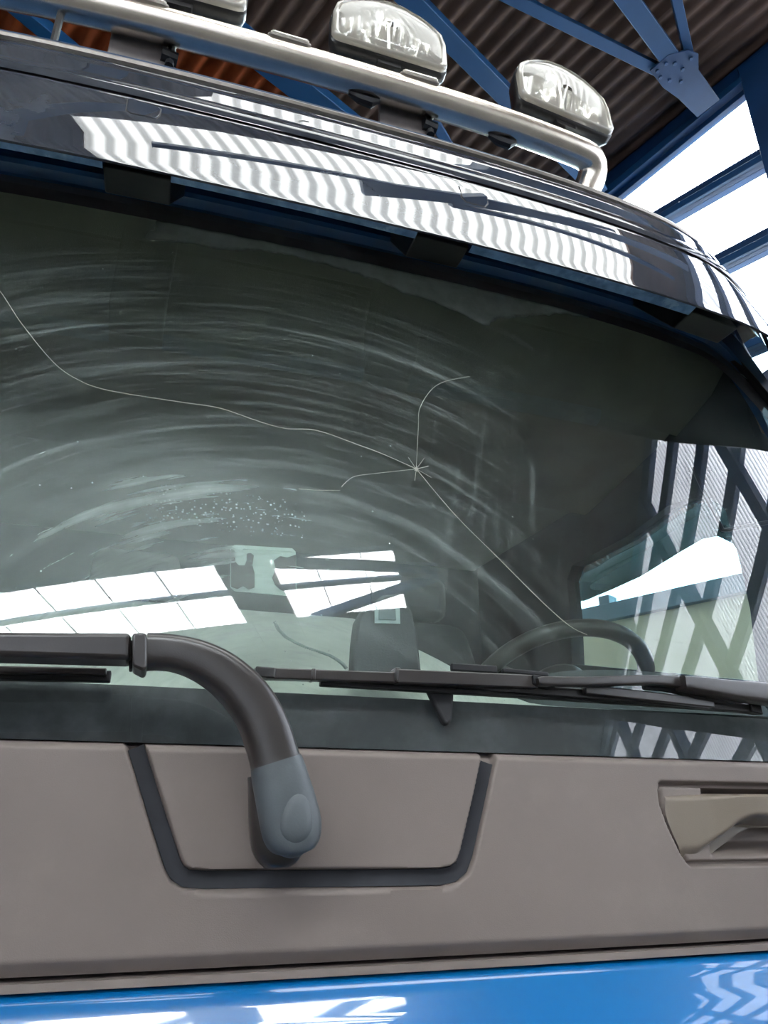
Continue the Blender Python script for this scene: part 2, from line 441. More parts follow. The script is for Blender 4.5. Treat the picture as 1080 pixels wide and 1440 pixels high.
# rake beam under the roof edge, its lower flange, and the window head
b = MB(); b.prism([hp(QW, h, z) for h, z in ((13, 6.22), (13, 5.93), (2.43, 7.55), (1.1, 7.83), (-24, 12.05), (-24, 12.36))], QV * 0.16); b.build('rake_beam', 'hall_blue_dark', wr, bevel=0.005)
b = MB(); b.prism([hp(QW - 0.05, h, z) for h, z in ((13, 5.99), (13, 5.86), (2.43, 7.53), (1.1, 7.80), (1.1, 7.87), (2.43, 7.62))], QV * 0.10); b.build('window_head', 'hall_blue', wr, bevel=0.005)
b = MB(); b.prism([hp(QW + 0.02, h, z) for h, z in ((13, 5.90), (13, 5.80), (2.43, 7.47), (1.1, 7.73), (1.1, 7.79), (2.43, 7.53))], QV * 0.08); b.build('window_head', 'hall_blue_dark', wr, bevel=0.005)
wall_piece(0.72, 0, 1.11, 8.0, 'window_post', 'hall_blue_dark', -0.04, 0.2)
for z in (6.965, 6.16, 5.3, 4.45):
    wall_bar(1.1, z, 13, z, 0.16, 'window_rail', 'hall_blue_dark')
    wall_bar(1.1, z - 0.045, 13, z - 0.045, 0.07, 'window_rail', 'hall_blue', -0.03, 0.02)
for h in (4.6, 8.2, 11.8):
    wall_piece(h, 3.3, h + 0.16, 8.25 - SL * h - 0.3, 'window_post', 'hall_blue_dark', 0, 0.2)
for z0, z1 in ((3.44, 4.37), (4.53, 5.22), (5.38, 6.08), (6.24, 6.885)):
    for h0, h1 in ((1.11, 4.6),):
        zt = min(z1, 8.25 - SL * h1 - 0.45)
        wall_piece(h0, z0, h1, zt, 'window_pane', 'window_glass' if z0 > 5 else 'dimming_glass', 0.06, 0.066, bevel=0)
b = MB(); b.prism([hp(QW + 0.06, h, z) for h, z in ((1.11, 7.045), (4.6, 7.045), (2.43, 7.50), (1.11, 7.78))], QV * 0.006); b.build('window_pane', 'window_glass', wr)
wall_piece(0.9, 0, 6.0, 3.30, 'wall_base', 'cream_wall', 0.0, 0.25)
wall_piece(6.0, 0, 13, 3.30, 'wall_base', 'concrete', 0.0, 0.25)  # unseen stretch made dark to cut its reflection in the light bar
wall_piece(0.9, 3.30, 13, 3.44, 'window_sill', 'roof_edge', -0.06, 0.25)
for h in (1.72, 3.0):
    wall_piece(h, 3.44, h + 0.10, 3.52, 'sill_block', 'roof_edge', -0.03, 0.1)
b = MB(); b.prism([hp(QW + 0.15, h, z) for h, z in ((4.7, 3.3), (13, 3.3), (13, 6.0), (4.7, 7.4))], QV * 0.05); b.build('glare_blocker', 'roof_brown', wr)  # unseen solid panel added to stop windows glinting in the light bar
wall_piece(-24, 0, 0.8, 2.6, 'wall_base', 'plaster', 0.0, 0.25)


def wall_sheet(h0, h1, q0=QW, wall=None, mat='wall_sheet'):
    P = 0.12; n = int((h1 - h0) / P * 8); vs = []; fs = []; uvs = []
    for i in range(n + 1):
        h = h0 + (h1 - h0) * i / n; w = math.cos(2 * math.pi * h / P)
        for z in (2.6, roof_z(h) - 0.02):
            vs.append(hp(q0 + 0.20 + 0.018 * w, h, z)); uvs.append((h, w))
    for i in range(n):
        fs.append((2 * i, 2 * i + 2, 2 * i + 3, 2 * i + 1))
    me = bpy.data.meshes.new('translucent_sheet'); me.from_pydata(vs, [], fs); ul = me.uv_layers.new(name='uv')
    for lp in me.loops:
        ul.data[lp.index].uv = uvs[lp.vertex_index]
    for p in me.polygons:
        p.use_smooth = True
    me.materials.append(M[mat]); o = bpy.data.objects.new('translucent_sheet', me); COL.objects.link(o)
    wall = wall or wr; o.parent = wall; o.matrix_parent_inverse = Matrix.Translation(wall.location).inverted()


hs = [0.75 - 0.9 * i for i in range(28)]
for a, b_ in zip(hs[1:], hs[:-1]):
    wall_sheet(a, b_)
for z0 in (9.12, 8.3, 7.5, 6.7, 5.9, 5.1, 4.3, 3.5):
    lo = -24 if z0 > 5 else -24
    hi = 0.72
    sl = 0.20
    hi = min(hi, -5 + (z0 - 9.05) / sl * 0 + 5.7)
    # parallel to the roof slope
    wall_bar(lo, z0 - sl * (lo + 5), hi, z0 - sl * (hi + 5), 0.20, 'wall_rail', 'hall_blue_dark', 0.02, 0.16)
for h in (-2.55, -6.25, -9.95, -13.65, -17.35, -21.05):
    wall_piece(h - 0.17, 0, h + 0.17, roof_z(h) - 0.1, 'wall_post', 'hall_blue_dark', -0.1, 0.18)

# --- remaining walls: behind the photographer, left, and far behind the truck
b = MB(); b.box((-13.2, -24.2, 0), (6.0, -24, 12.5), Matrix.Rotation(HA, 3, 'Z')); tag(b.build('wall_back', 'plaster'), 'plain pale hall wall far behind the photographer', 'wall', 'structure')
wl = empty('wall_left', hp(-13, 0, 0), 'left hall wall of pale plaster below and added translucent sheets above for fill light', 'wall', 'structure')
b = MB(); b.box((-13.2, -24, 0), (-13.0, 13, 2.6), Matrix.Rotation(HA, 3, 'Z')); b.build('wall_base', 'plaster', wl)
for i in range(41):
    wall_sheet(12.9 - 0.9 * (i + 1), 12.9 - 0.9 * i, -13.2, wl, 'left_fill_sheet')  # out of view, added to light the cab from the left
for z in (3.5, 5.0, 6.5):
    b = MB(); b.bar(hp(-12.95, 13, z), hp(-12.95, -24, z), 0.14, 0.2); b.build('wall_rail', 'hall_blue_dark', wl)
for h in (8.5, 4.8, 1.1, -2.6, -6.3, -10.0, -13.7, -17.4, -21.1):
    b = MB(); b.bar(hp(-12.9, h, 0), hp(-12.9, h, roof_z(h) - 0.05), 0.3, 0.3, (1, 0, 0)); b.build('wall_post', 'hall_blue_dark', wl)
b = MB(); b.box((-13.2, 13, 0), (5.6, 13.2, 6.3), Matrix.Rotation(HA, 3, 'Z')); tag(b.build('wall_front', 'plaster'), 'plain pale hall wall behind the truck', 'wall', 'structure')

# --- the yard outside
g = MB(); g.box((6.2, -30, -0.25), (60, 40, -0.02), Matrix.Rotation(HA, 3, 'Z')); tag(g.build('yard_ground', 'ground'), 'grey paved yard outside the hall windows', 'ground', 'structure')

# ================================================================ THE TRUCK
XC = 0.2
T = empty('truck', (XC, 2.0, 0), 'blue truck cab with cracked dusty windscreen, grey front panel and roof light bar', 'truck')


def off(X):
    u = X - XC
    return 0.03 * u * u + 0.05 * u ** 4


def G(X, z, d=0.0):
    """a point on the windscreen, d metres in front of it"""
    return Vector((X, 0.87 + 0.24 * (z - 1.83) / 0.98 + off(X) - d, z))


# --- lower blue bodywork
def hood(X, i):
    y, z = ((0.90, 1.606), (0.872, 1.608), (0.858, 1.607), (0.850, 1.603), (0.8452, 1.5985), (0.8402, 1.5893), (0.8344, 1.5787), (0.8286, 1.568), (0.812, 1.545), (0.801, 1.50), (0.795, 1.44), (0.792, 1.30), (0.80, 0.9), (0.82, 0.5))[i]
    return (X, y + off(X) * 0.8, z)


b = MB(); b.grid(hood, lin(-1.02, 1.42, 60), range(14)); b.build('grille_hood', 'blue_paint', T, smooth_=True, angle=80, label='glossy bright blue bodywork')
b = MB(); b.grid(lambda X, i: (X, (0.858, 0.8515, 0.852, 0.90)[i] + off(X) * 0.7, (1.608, 1.6095, 1.6165, 1.6175)[i]), lin(-1.02, 1.42, 40), range(4)); b.build('hood_trim', 'grey_plastic', T, smooth_=True)
b = MB(); b.grid(lambda X, z: (X, 0.886 + off(X) * 0.7, z), lin(-1.02, 1.42, 20), (1.60, 1.64)); b.build('panel_gap', 'gap_black', T)

# --- grey front panel with its moulded groove and the recess of the grab handle
gr = [Vector((p.x, p.z)) for p in (at(178, 1000, .85), at(191, 1050, .85), at(222, 1150, .85), at(243, 1215, .85), at(250, 1228, .85), at(262, 1236, .85), at(290, 1238, .85), at(620, 1234, .85), at(640, 1230, .85), at(652, 1220, .85), at(659, 1200, .85), at(675, 1130, .85), at(690, 1060, .85), at(700, 1010, .85))]


def segd(p, a, b_):
    ab = b_ - a; t = max(0, min(1, (p - a).dot(ab) / ab.dot(ab))); return (p - a - ab * t).length


def sst(x, a, b_):
    t = max(0, min(1, (x - a) / (b_ - a))); return t * t * (3 - 2 * t)


RXR = 1.085


def rec_left(z):
    P = ((1.698, .666), (1.707, .655), (1.72, .646), (1.75, .633), (1.775, .626), (1.790, .626), (1.80, .629), (1.81, .640))
    for (z0, x0), (z1, x1) in zip(P, P[1:]):
        if z <= z1:
            return x0 + (x1 - x0) * max(0, (z - z0) / (z1 - z0))
    return P[-1][1]


def panel_depth(X, z):
    p = Vector((X, z)); d = 0.0
    if -0.1 < X < 0.5:
        m = min(segd(p, a, b_) for a, b_ in zip(gr, gr[1:]))
        d += 0.014 * (1 - sst(m, 0.0070, 0.0105))
    if X > 0.6:
        inx = min(X - rec_left(z), RXR - X + 0.0); inz = min(z - 1.703, 1.803 - z); e = min(inx, inz)
        d += 0.011 * sst(e, -0.001, 0.004) - 0.007 * sst(e, 0.005, 0.008)
        e2 = min(min(X - 0.695, RXR - 0.06 - X), min((z - 1.712) * 0.8, 1.7985 - z))
        d += 0.042 * sst(e2, 0.0, 0.016)
    return d


def panel(X, z):
    y = 0.85 + off(X) * 0.6 + panel_depth(X, z)
    if z > 1.822:
        y += 0.012 * ((z - 1.822) / 0.008) ** 2
    if z < 1.634:
        y += 0.010 * (1.634 - z) / 0.013
    return (X, y, z)


xs = lin(-1.02, -0.12, 30) + lin(-0.115, 0.50, 330) + lin(0.503, 0.60, 20) + lin(0.6025, 0.80, 80) + lin(0.804, 1.10, 75) + lin(1.11, 1.42, 16)
zs = [1.621, 1.6212] + lin(1.6225, 1.6345, 6) + lin(1.637, 1.690, 14) + lin(1.6915, 1.82, 86) + lin(1.8215, 1.832, 8)
b = MB(); b.grid(panel, xs, zs)
b.grid(lambda X, i: (X, (0.862, 0.886)[i] + off(X) * .6, (1.832, 1.834)[i]), lin(-1.02, 1.42, 40), (0, 1))
b.grid(lambda X, i: (X, (0.860, 0.886)[i] + off(X) * .6, 1.621), lin(-1.02, 1.42, 40), (0, 1))
pan = b.build('front_panel', 'grey_plastic', T, smooth_=True, angle=70, label='grey-brown textured plastic panel with a moulded groove')
gs = []  # dark strip swept along the groove in place of its shade
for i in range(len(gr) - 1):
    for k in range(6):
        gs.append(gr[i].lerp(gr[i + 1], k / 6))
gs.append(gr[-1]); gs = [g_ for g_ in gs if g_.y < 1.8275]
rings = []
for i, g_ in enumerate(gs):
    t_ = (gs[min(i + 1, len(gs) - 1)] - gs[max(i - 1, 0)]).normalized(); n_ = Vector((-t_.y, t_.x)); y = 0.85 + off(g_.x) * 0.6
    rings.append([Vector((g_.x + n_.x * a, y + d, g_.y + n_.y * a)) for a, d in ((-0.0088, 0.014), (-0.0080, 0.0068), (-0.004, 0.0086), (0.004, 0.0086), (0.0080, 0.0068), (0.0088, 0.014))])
b = MB(); b.rings(rings); sub_ = b.build('groove_shade', 'groove_shade_tone', None, smooth_=True, angle=70); sub_.parent = pan; sub_['label'] = 'dark strip standing in for the shade in the moulded groove'
# grab handle
hl = [(940.5, 1118), (939, 1140), (943, 1155), (950, 1172), (960, 1195), (967, 1207), (973, 1210), (1000, 1210), (1008, 1206), (1018, 1198), (1040, 1182), (1056, 1170), (1070, 1164)]
hl = [at(x, y, 0.85) for x, y in hl]
prof = [(p.x, p.z) for p in hl]; right = [(1.72 - x, z) for x, z in prof][::-1]
top = [(1.072, 1.789), (0.98, 1.7875), (0.74, 1.7875), (0.652, 1.7905), (0.644, 1.7895)]
poly = prof + right + top
b = MB(); b.prism([Vector((x, 0.862 + off(x) * 0.6, z)) for x, z in poly], (0, 0.02, 0))
hnd = b.build('grab_handle', 'handle_plastic', T)
# sculpted front: the pads swell, the grip runs further out
b = MB()


def hbot(x):
    x = x if x <= 0.86 else 1.72 - x
    P = prof[5:]
    for (x0, z0), (x1, z1) in zip(P, P[1:]):
        if x <= x1:
            return z0 + (z1 - z0) * max(0, (x - x0) / max(1e-6, x1 - x0))
    return P[-1][1]


def hleft(z):
    Q = prof[:6][::-1]
    for (x0, z0), (x1, z1) in zip(Q, Q[1:]):
        if z <= z1:
            return x0 + (x1 - x0) * max(0, (z - z0) / (z1 - z0))
    return Q[-1][0]


def hfront(s, t):
    # s: along the handle, t: bottom to top
    x = 0.6635 + (1.72 - 2 * 0.6635) * s
    zb = hbot(x); z = zb + (1.7885 - zb) * t
    xl = hleft(z); k = (x - 0.6635) / (0.86 - 0.6635)
    xx = xl + (0.86 - xl) * k if x <= 0.86 else 1.72 - (xl + (0.86 - xl) * (2 - k))
    m = min(xx, 1.72 - xx)
    P = ((0.640, -0.001), (0.70, 0.006), (0.765, 0.022), (0.785, 0.025), (0.9, 0.026))
    out = 0.0
    for (m0, o0), (m1, o1) in zip(P, P[1:]):
        if m <= m1 or m1 == 0.9:
            out = o0 + (o1 - o0) * max(0.0, min(1.0, (m - m0) / (m1 - m0))); break
    low = 1 - sst(t, 0.0, 0.22) if m < 0.70 else 1 - sst(t, 0.0, 0.22 + 0.25 * sst(m, 0.70, 0.76))
    hi = sst(t, 0.93, 1.0)
    return (xx, 0.85 + off(xx) * 0.6 - out + (0.010 + 0.03 * sst(m, 0.66, 0.72)) * low ** 1.3 + 0.012 * hi, z)


b.grid(hfront, lin(0, 1, 90), lin(0, 1, 24))
b.build('grip', 'handle_plastic', hnd, smooth_=True, angle=60)

# --- windscreen
def gtop(X):
    u = abs(X - XC)
    return 2.835 - 0.20 * sst(u, 0.95, 1.25) ** 1.5


def gmesh(name, mat, X0, X1, z0f, z1f, d, nx, nz, label=None):
    b = MB(); b.grid(lambda X, t: G(X, z0f(X) + (z1f(X) - z0f(X)) * t, d), lin(X0, X1, nx), lin(0, 1, nz)); return b.build(name, mat, T, smooth_=True, angle=80, fix=False)


def windscreen_mat():
    m = bpy.data.materials.new('windscreen_glass'); m.use_nodes = True; nt = m.node_tree; nt.nodes.clear()
    out = N(nt, 'ShaderNodeOutputMaterial'); tc = N(nt, 'ShaderNodeTexCoord'); sp = N(nt, 'ShaderNodeSeparateXYZ'); nt.links.new(tc.outputs['Object'], sp.inputs[0])
    X, Z = sp.outputs[0], sp.outputs[2]

    def polar(x0, z0):
        dx = math_n(nt, 'SUBTRACT', X, x0); dz = math_n(nt, 'SUBTRACT', Z, z0)
        r = math_n(nt, 'SQRT', math_n(nt, 'ADD', math_n(nt, 'MULTIPLY', dx, dx), math_n(nt, 'MULTIPLY', dz, dz)))
        return r, math_n(nt, 'ARCTAN2', dx, dz)

    def noise(vx, vy, sx, sy, detail=4.0, z=0.0):
        cb = N(nt, 'ShaderNodeCombineXYZ'); nt.links.new(math_n(nt, 'MULTIPLY', vx, sx), cb.inputs[0]); nt.links.new(math_n(nt, 'MULTIPLY', vy, sy), cb.inputs[1]); cb.inputs[2].default_value = z
        n = N(nt, 'ShaderNodeTexNoise'); n.inputs['Scale'].default_value = 1.0; n.inputs['Detail'].default_value = detail; n.inputs['Roughness'].default_value = 0.6
        nt.links.new(cb.outputs[0], n.inputs['Vector']); return n.outputs[0]

    def add(*a):
        v = a[0]
        for x in a[1:]:
            v = math_n(nt, 'ADD', v, x)
        return v

    mul = lambda a, b_: math_n(nt, 'MULTIPLY', a, b_)
    r1, a1 = polar(0.15, 1.735); r2, a2 = polar(1.03, 1.76)
    wob = mul(math_n(nt, 'SUBTRACT', noise(X, Z, 9, 9), 0.5), 0.05)
    r1w = math_n(nt, 'ADD', r1, wob); r2w = math_n(nt, 'ADD', r2, wob)
    # wiper arcs of the two blades: streaks along the sweep
    s1 = smooth(nt, noise(r1, a1, 45, 1.6, 7), 0.42, 0.80, 0, 0.13)
    s1b = smooth(nt, noise(r1, a1, 140, 5, 5, 3.0), 0.45, 0.78, 0, 0.11)
    inside1 = smooth(nt, r1w, 0.96, 1.01, 1, 0); side = smooth(nt, X, 0.42, 0.62, 1, 0.15)
    arcs = mul(mul(math_n(nt, 'ADD', s1, s1b), inside1), side)

    def ring(r, r0, w, amt):
        d = math_n(nt, 'ABSOLUTE', math_n(nt, 'SUBTRACT', r, r0)); return smooth(nt, d, 0, w, amt, 0)

    rw = math_n(nt, 'ADD', r1, mul(math_n(nt, 'SUBTRACT', noise(a1, r1, 2.5, 0.5, 2), 0.5), 0.03))
    frac = smooth(nt, noise(a1, r1, 6, 2, 4), 0.3, 0.6, 0.2, 1)
    rings = mul(mul(add(ring(rw, 0.457, 0.010, 0.12), ring(rw, 0.57, 0.007, 0.09), ring(rw, 0.79, 0.006, 0.08), ring(rw, 0.66, 0.005, 0.04)), frac), side)
    # film left where neither blade reaches
    un = mul(smooth(nt, r1w, 0.985, 1.0, 0, 1), smooth(nt, r2w, 1.015, 1.03, 0, 1))
    unwiped = mul(un, smooth(nt, noise(X, Z, 14, 14, 6), 0.25, 0.7, 0.5, 0.85))
    unwiped = mul(unwiped, mul(smooth(nt, X, -0.16, -0.02, 0, 1), smooth(nt, math_n(nt, 'ADD', Z, mul(wob, 0.3)), 2.752, 2.766, 1, 0.06)))
    edge = mul(add(ring(r1w, 1.0, 0.02, 0.10)), smooth(nt, X, 0.0, 0.25, 0.15, 1)); edge = mul(edge, smooth(nt, X, 0.62, 0.68, 1, 0))
    # milky dust and painted reflection haze low down on the passenger's side
    bx = math_n(nt, 'DIVIDE', math_n(nt, 'SUBTRACT', X, -0.02), 0.50); bz = math_n(nt, 'DIVIDE', math_n(nt, 'SUBTRACT', Z, 2.10), 0.22)
    br = math_n(nt, 'SQRT', math_n(nt, 'ADD', mul(bx, bx), mul(bz, bz)))
    bloom = mul(smooth(nt, br, 0.1, 1.15, 0.24, 0), smooth(nt, noise(X, Z, 5, 5, 5), 0.25, 0.75, 0.75, 1.15))
    bloom = mul(bloom, smooth(nt, noise(r1, a1, 70, 3, 6, 9.0), 0.25, 0.7, 0.72, 1.1))
    # upright smears beside the star crack
    sm = mul(smooth(nt, noise(add(X, mul(Z, -0.25)), Z, 60, 3.0, 5), 0.5, 0.85, 0, 0.16), mul(smooth(nt, X, 0.30, 0.40, 0, 1), smooth(nt, X, 0.52, 0.75, 1, 0.12)))
    sm = mul(sm, smooth(nt, Z, 2.35, 2.55, 1, 0))
    # dried drops and specks
    vo = N(nt, 'ShaderNodeTexVoronoi'); vo.inputs['Scale'].default_value = 170; nt.links.new(tc.outputs['Object'], vo.inputs['Vector'])
    drop = mul(smooth(nt, vo.outputs['Distance'], 0.16, 0.32, 0.20, 0), mul(mul(smooth(nt, X, -0.05, 0.0, 0, 1), smooth(nt, X, 0.16, 0.19, 1, 0)), mul(smooth(nt, Z, 2.10, 2.125, 0, 1), smooth(nt, Z, 2.165, 2.185, 1, 0))))
    drop = mul(drop, smooth(nt, noise(X, Z, 40, 40, 2, 5.0), 0.36, 0.5, 0, 1))
    v2 = N(nt, 'ShaderNodeTexVoronoi'); v2.inputs['Scale'].default_value = 60; nt.links.new(tc.outputs['Object'], v2.inputs['Vector'])
    speck = smooth(nt, v2.outputs['Distance'], 0.04, 0.09, 0.25, 0)
    speck = mul(speck, smooth(nt, noise(X, Z, 8, 8, 2, 2.0), 0.5, 0.6, 0, 1))
    film = smooth(nt, noise(X, Z, 3, 3, 4, 7.0), 0.3, 0.7, 0.012, 0.03)
    dust_and_reflection = mul(smooth(nt, Z, 1.885, 1.905, 0.14, 1.0), 1.0)
    dust_and_reflection = math_n(nt, 'MULTIPLY', dust_and_reflection, math_n(nt, 'MINIMUM', add(arcs, rings, unwiped, edge, bloom, sm, drop, speck, film), 0.85))
    t = N(nt, 'ShaderNodeBsdfTransparent'); t.inputs[0].default_value = (0.82, 0.91, 0.87, 1)
    g_ = N(nt, 'ShaderNodeBsdfGlossy'); g_.inputs['Roughness'].default_value = 0.0
    g_.inputs[0].default_value = (1, 1, 1, 1)
    fr = schlick(nt, 0.058)
    mx = N(nt, 'ShaderNodeMixShader'); nt.links.new(fr, mx.inputs[0]); nt.links.new(t.outputs[0], mx.inputs[1]); nt.links.new(g_.outputs[0], mx.inputs[2])
    df = N(nt, 'ShaderNodeBsdfDiffuse'); df.inputs[0].default_value = (0.62, 0.73, 0.68, 1)
    m2 = N(nt, 'ShaderNodeMixShader'); nt.links.new(dust_and_reflection, m2.inputs[0]); nt.links.new(mx.outputs[0], m2.inputs[1]); nt.links.new(df.outputs[0], m2.inputs[2])
    nt.links.new(m2.outputs[0], out.inputs[0])
    return m


M['windscreen_glass'] = windscreen_mat()
ws = gmesh('windscreen', 'windscreen_glass', -1.02, 1.40, lambda X: 1.832, gtop, 0.0, 90, 40)
ws['label'] = 'dusty tinted windscreen with a long star crack and wiper arcs'
fu = lambda X: 2.762 - 0.20 * sst(abs(X - XC), 0.9, 1.2) ** 1.5


def sub(o, parent):
    o.parent = parent; o.matrix_parent_inverse = Matrix.Identity(4); return o


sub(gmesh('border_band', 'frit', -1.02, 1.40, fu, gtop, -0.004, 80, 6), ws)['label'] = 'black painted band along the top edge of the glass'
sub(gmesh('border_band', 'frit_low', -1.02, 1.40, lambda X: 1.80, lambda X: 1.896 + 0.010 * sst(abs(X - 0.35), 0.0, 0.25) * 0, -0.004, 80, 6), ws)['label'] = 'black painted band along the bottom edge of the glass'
sub(gmesh('border_band', 'frit', 1.36, 1.42, lambda X: 1.82, lambda X: 2.80, -0.004, 6, 20), ws)['label'] = 'black painted band along the right edge of the glass'
# cracks
def crack(pix, w):
    """a hairline split lying in the outer face of the glass"""
    pts = []
    for x, y in pix:
        lo, hi = 0.5, 3.0
        for _ in range(40):
            m_ = (lo + hi) / 2; p = at(x, y, m_)
            if p.y > G(p.x, p.z).y:
                hi = m_
            else:
                lo = m_
        p = at(x, y, lo); pts.append(G(p.x, p.z, 0.0012))
    # smooth the run
    out = []
    for i in range(len(pts) - 1):
        p0, p1, p2, p3 = pts[max(i - 1, 0)], pts[i], pts[i + 1], pts[min(i + 2, len(pts) - 1)]
        for k in range(5):
            t = k / 5; out.append(0.5 * ((2 * p1) + (p2 - p0) * t + (2 * p0 - 5 * p1 + 4 * p2 - p3) * t * t + (3 * p1 - p0 - 3 * p2 + p3) * t ** 3))
    out.append(pts[-1]); b = MB(); b.tube(out, w * 0.8, 5); o = b.build('crack', 'crack', None, smooth_=True); return sub(o, ws)


for pix, w in (([(-30, 380), (0, 410), (30, 455), (75, 510), (110, 535), (145, 548), (200, 558), (260, 567), (310, 575), (360, 592), (400, 603), (445, 606), (500, 625), (540, 640), (585, 660)], 0.00085),
               ([(585, 660), (530, 666), (500, 670), (488, 677), (480, 685)], 0.0007), ([(478, 690), (450, 690), (420, 688)], 0.0006),
               ([(585, 660), (588, 600), (590, 575), (605, 550), (625, 537), (660, 530)], 0.00045),
               ([(585, 660), (640, 725), (700, 785), (760, 845), (800, 880), (825, 893)], 0.0008), ([(585, 660), (606, 672)], 0.0005), ([(585, 660), (602, 656)], 0.0005), ([(585, 660), (574, 644)], 0.0004), ([(585, 660), (583, 676)], 0.0005), ([(585, 660), (596, 645)], 0.0004)):
    crack(pix, w)
p = None
lo, hi = .5, 2
for _ in range(40):
    m_ = (lo + hi) / 2; q_ = at(585, 660, m_)
    if q_.y > G(q_.x, q_.z).y: hi = m_
    else: lo = m_
q_ = at(585, 660, lo); pc = G(q_.x, q_.z, 0.001)
b = MB(); rng = []
for k in range(14):
    a = 2 * math.pi * k / 14; r = 0.0055 if k % 2 else 0.0022; rng.append(pc + Vector((math.cos(a) * r, -0.0008, math.sin(a) * r)))
b.prism(rng, (0, 0.0016, 0)); sub(b.build('impact_chip', 'crack', None), ws)
# camera cover strip and the small rubber wedge, both on the inside of the glass
cov = [(497, 950), (499, 905), (503, 872), (512, 855), (540, 836), (570, 834), (580, 860), (588, 895), (594, 950)]
def ong(x, y, d):
    lo, hi = .5, 3
    for _ in range(40):
        m_ = (lo + hi) / 2; p_ = at(x, y, m_)
        if p_.y > G(p_.x, p_.z, d).y: hi = m_
        else: lo = m_
    return at(x, y, lo)
b = MB(); b.prism([ong(x, y, -0.006) for x, y in cov], (0, 0.03, 0)); co = b.build('camera_cover', 'cloth_dark', T, bevel=0.004, label='dark tapering cover behind the glass with a small pale window')
b = MB(); b.prism([ong(x, y, -0.0045) for x, y in ((527, 850), (562, 846), (563, 877), (527, 876))], (0, 0.002, 0)); sub(b.build('cover_window', 'sticker', None), co)
b = MB(); b.prism([ong(x, y, -0.003) for x, y in ((533, 855), (556, 852), (557, 872), (533, 871))], (0, 0.002, 0)); sub(b.build('cover_lens', 'sticker_dark', None), co)
b = MB(); b.prism([ong(x, y, 0.016) for x, y in ((598, 962), (640, 962), (637, 1012), (630, 1022), (624, 1016))], (0, 0.014, 0)); b.build('rubber_wedge', 'rubber', T, bevel=0.004, label='small dark triangular wedge at the foot of the glass')

# --- tag holder stuck inside the glass, and the coiled lead
h_ = empty('tag_holder', ong(367, 800, -0.008), 'clear plastic tag holder with brown tape stuck behind the windscreen', 'holder')
def hpart(pix, d, th, name, mat, bev=0.0):
    b = MB(); b.prism([ong(x, y, d) for x, y in pix], (0, th, 0)); return b.build(name, mat, h_, bevel=bev)
hpart([(324, 770), (330, 766), (411, 771), (416, 776), (417, 833), (411, 838), (330, 831), (324, 826)], -0.006, 0.002, 'plate', 'plate_clear')
hpart([(325, 768), (412, 773), (412, 776), (325, 771)], -0.005, 0.006, 'lip', 'plate_clear')
hpart([(325, 772), (330, 774), (331, 790), (336, 795), (344, 795), (347, 788), (347, 779), (352, 777), (357, 781), (355, 795), (358, 806), (358, 826), (350, 829), (342, 824), (334, 828), (325, 825)], -0.003, 0.001, 'tape_patch', 'tape_brown')
hpart([(385, 788), (394, 782), (404, 784), (416, 780), (416, 832), (404, 833), (394, 829), (387, 822), (383, 812), (388, 800)], -0.003, 0.001, 'tape_patch', 'tape_brown')
cp = [ong(x, y, -0.02) for x, y in ((386, 874), (392, 886), (402, 896), (416, 904), (432, 911), (450, 917), (464, 922), (474, 928), (482, 934), (487, 940))]
fine = []
for i in range(len(cp) - 1):
    for k in range(40):
        fine.append(cp[i].lerp(cp[i + 1], k / 40))
hel = [p_ + Vector((math.cos(i * 0.9), math.sin(i * 0.9), math.cos(i * 0.9) * .5)) * 0.0016 for i, p_ in enumerate(fine)]
b = MB(); b.tube(hel, 0.0009, 5); cb_ = b.build('coiled_cable', 'cable', None, smooth_=True); tag(cb_, 'pale coiled cable hanging inside the windscreen above the wiper tip', 'cable')

# --- header above the glass
b = MB()
hprof = [(1.125, 2.80), (1.112, 2.818), (1.095, 2.825), (1.090, 2.832), (1.092, 2.895), (1.10, 2.91), (1.19, 2.985), (1.20, 3.07)]
def header(X, i):
    y, z = hprof[i]; u = abs(X - XC); return (X, y + off(X), z - 0.20 * sst(u, 0.95, 1.25) ** 1.5 * (1 if i < 4 else 0.6))
b.grid(header, lin(-1.04, 1.42, 80), range(len(hprof))); b.build('roof_header', 'shaded_blue_paint', T, smooth_=True, angle=25, label='blue painted strip between windscreen and sun visor, its colour darkened as in shade')
b = MB(); b.tube([G(X, gtop(X), 0.004) for X in lin(-1.02, 1.40, 60)], 0.011, 8); b.build('glass_seal', 'rubber', T, smooth_=True)

# --- sun visor
VP = [(0.894, 2.6615), (0.8905, 2.6585), (0.8875, 2.6600), (0.8885, 2.663), (0.897, 2.685), (0.915, 2.735), (0.937, 2.795), (0.958, 2.85), (0.978, 2.90), (0.9835, 2.9125)]
VU = [(0.9835, 2.9185), (0.9825, 2.930), (0.988, 2.9465), (0.9975, 2.957), (1.0037, 2.974), (1.0113, 2.995), (1.0186, 3.015), (1.0275, 3.040), (1.035, 3.050), (1.06, 3.058), (1.10, 3.06)]


def vis(prof_):
    def f(X, i):
        y, z = prof_[i]; u = X - XC; e = sst(abs(u), 0.75, 1.30)
        return (X, y + off(X) + 0.10 * e * e, z - 0.04 * e * e)
    return f


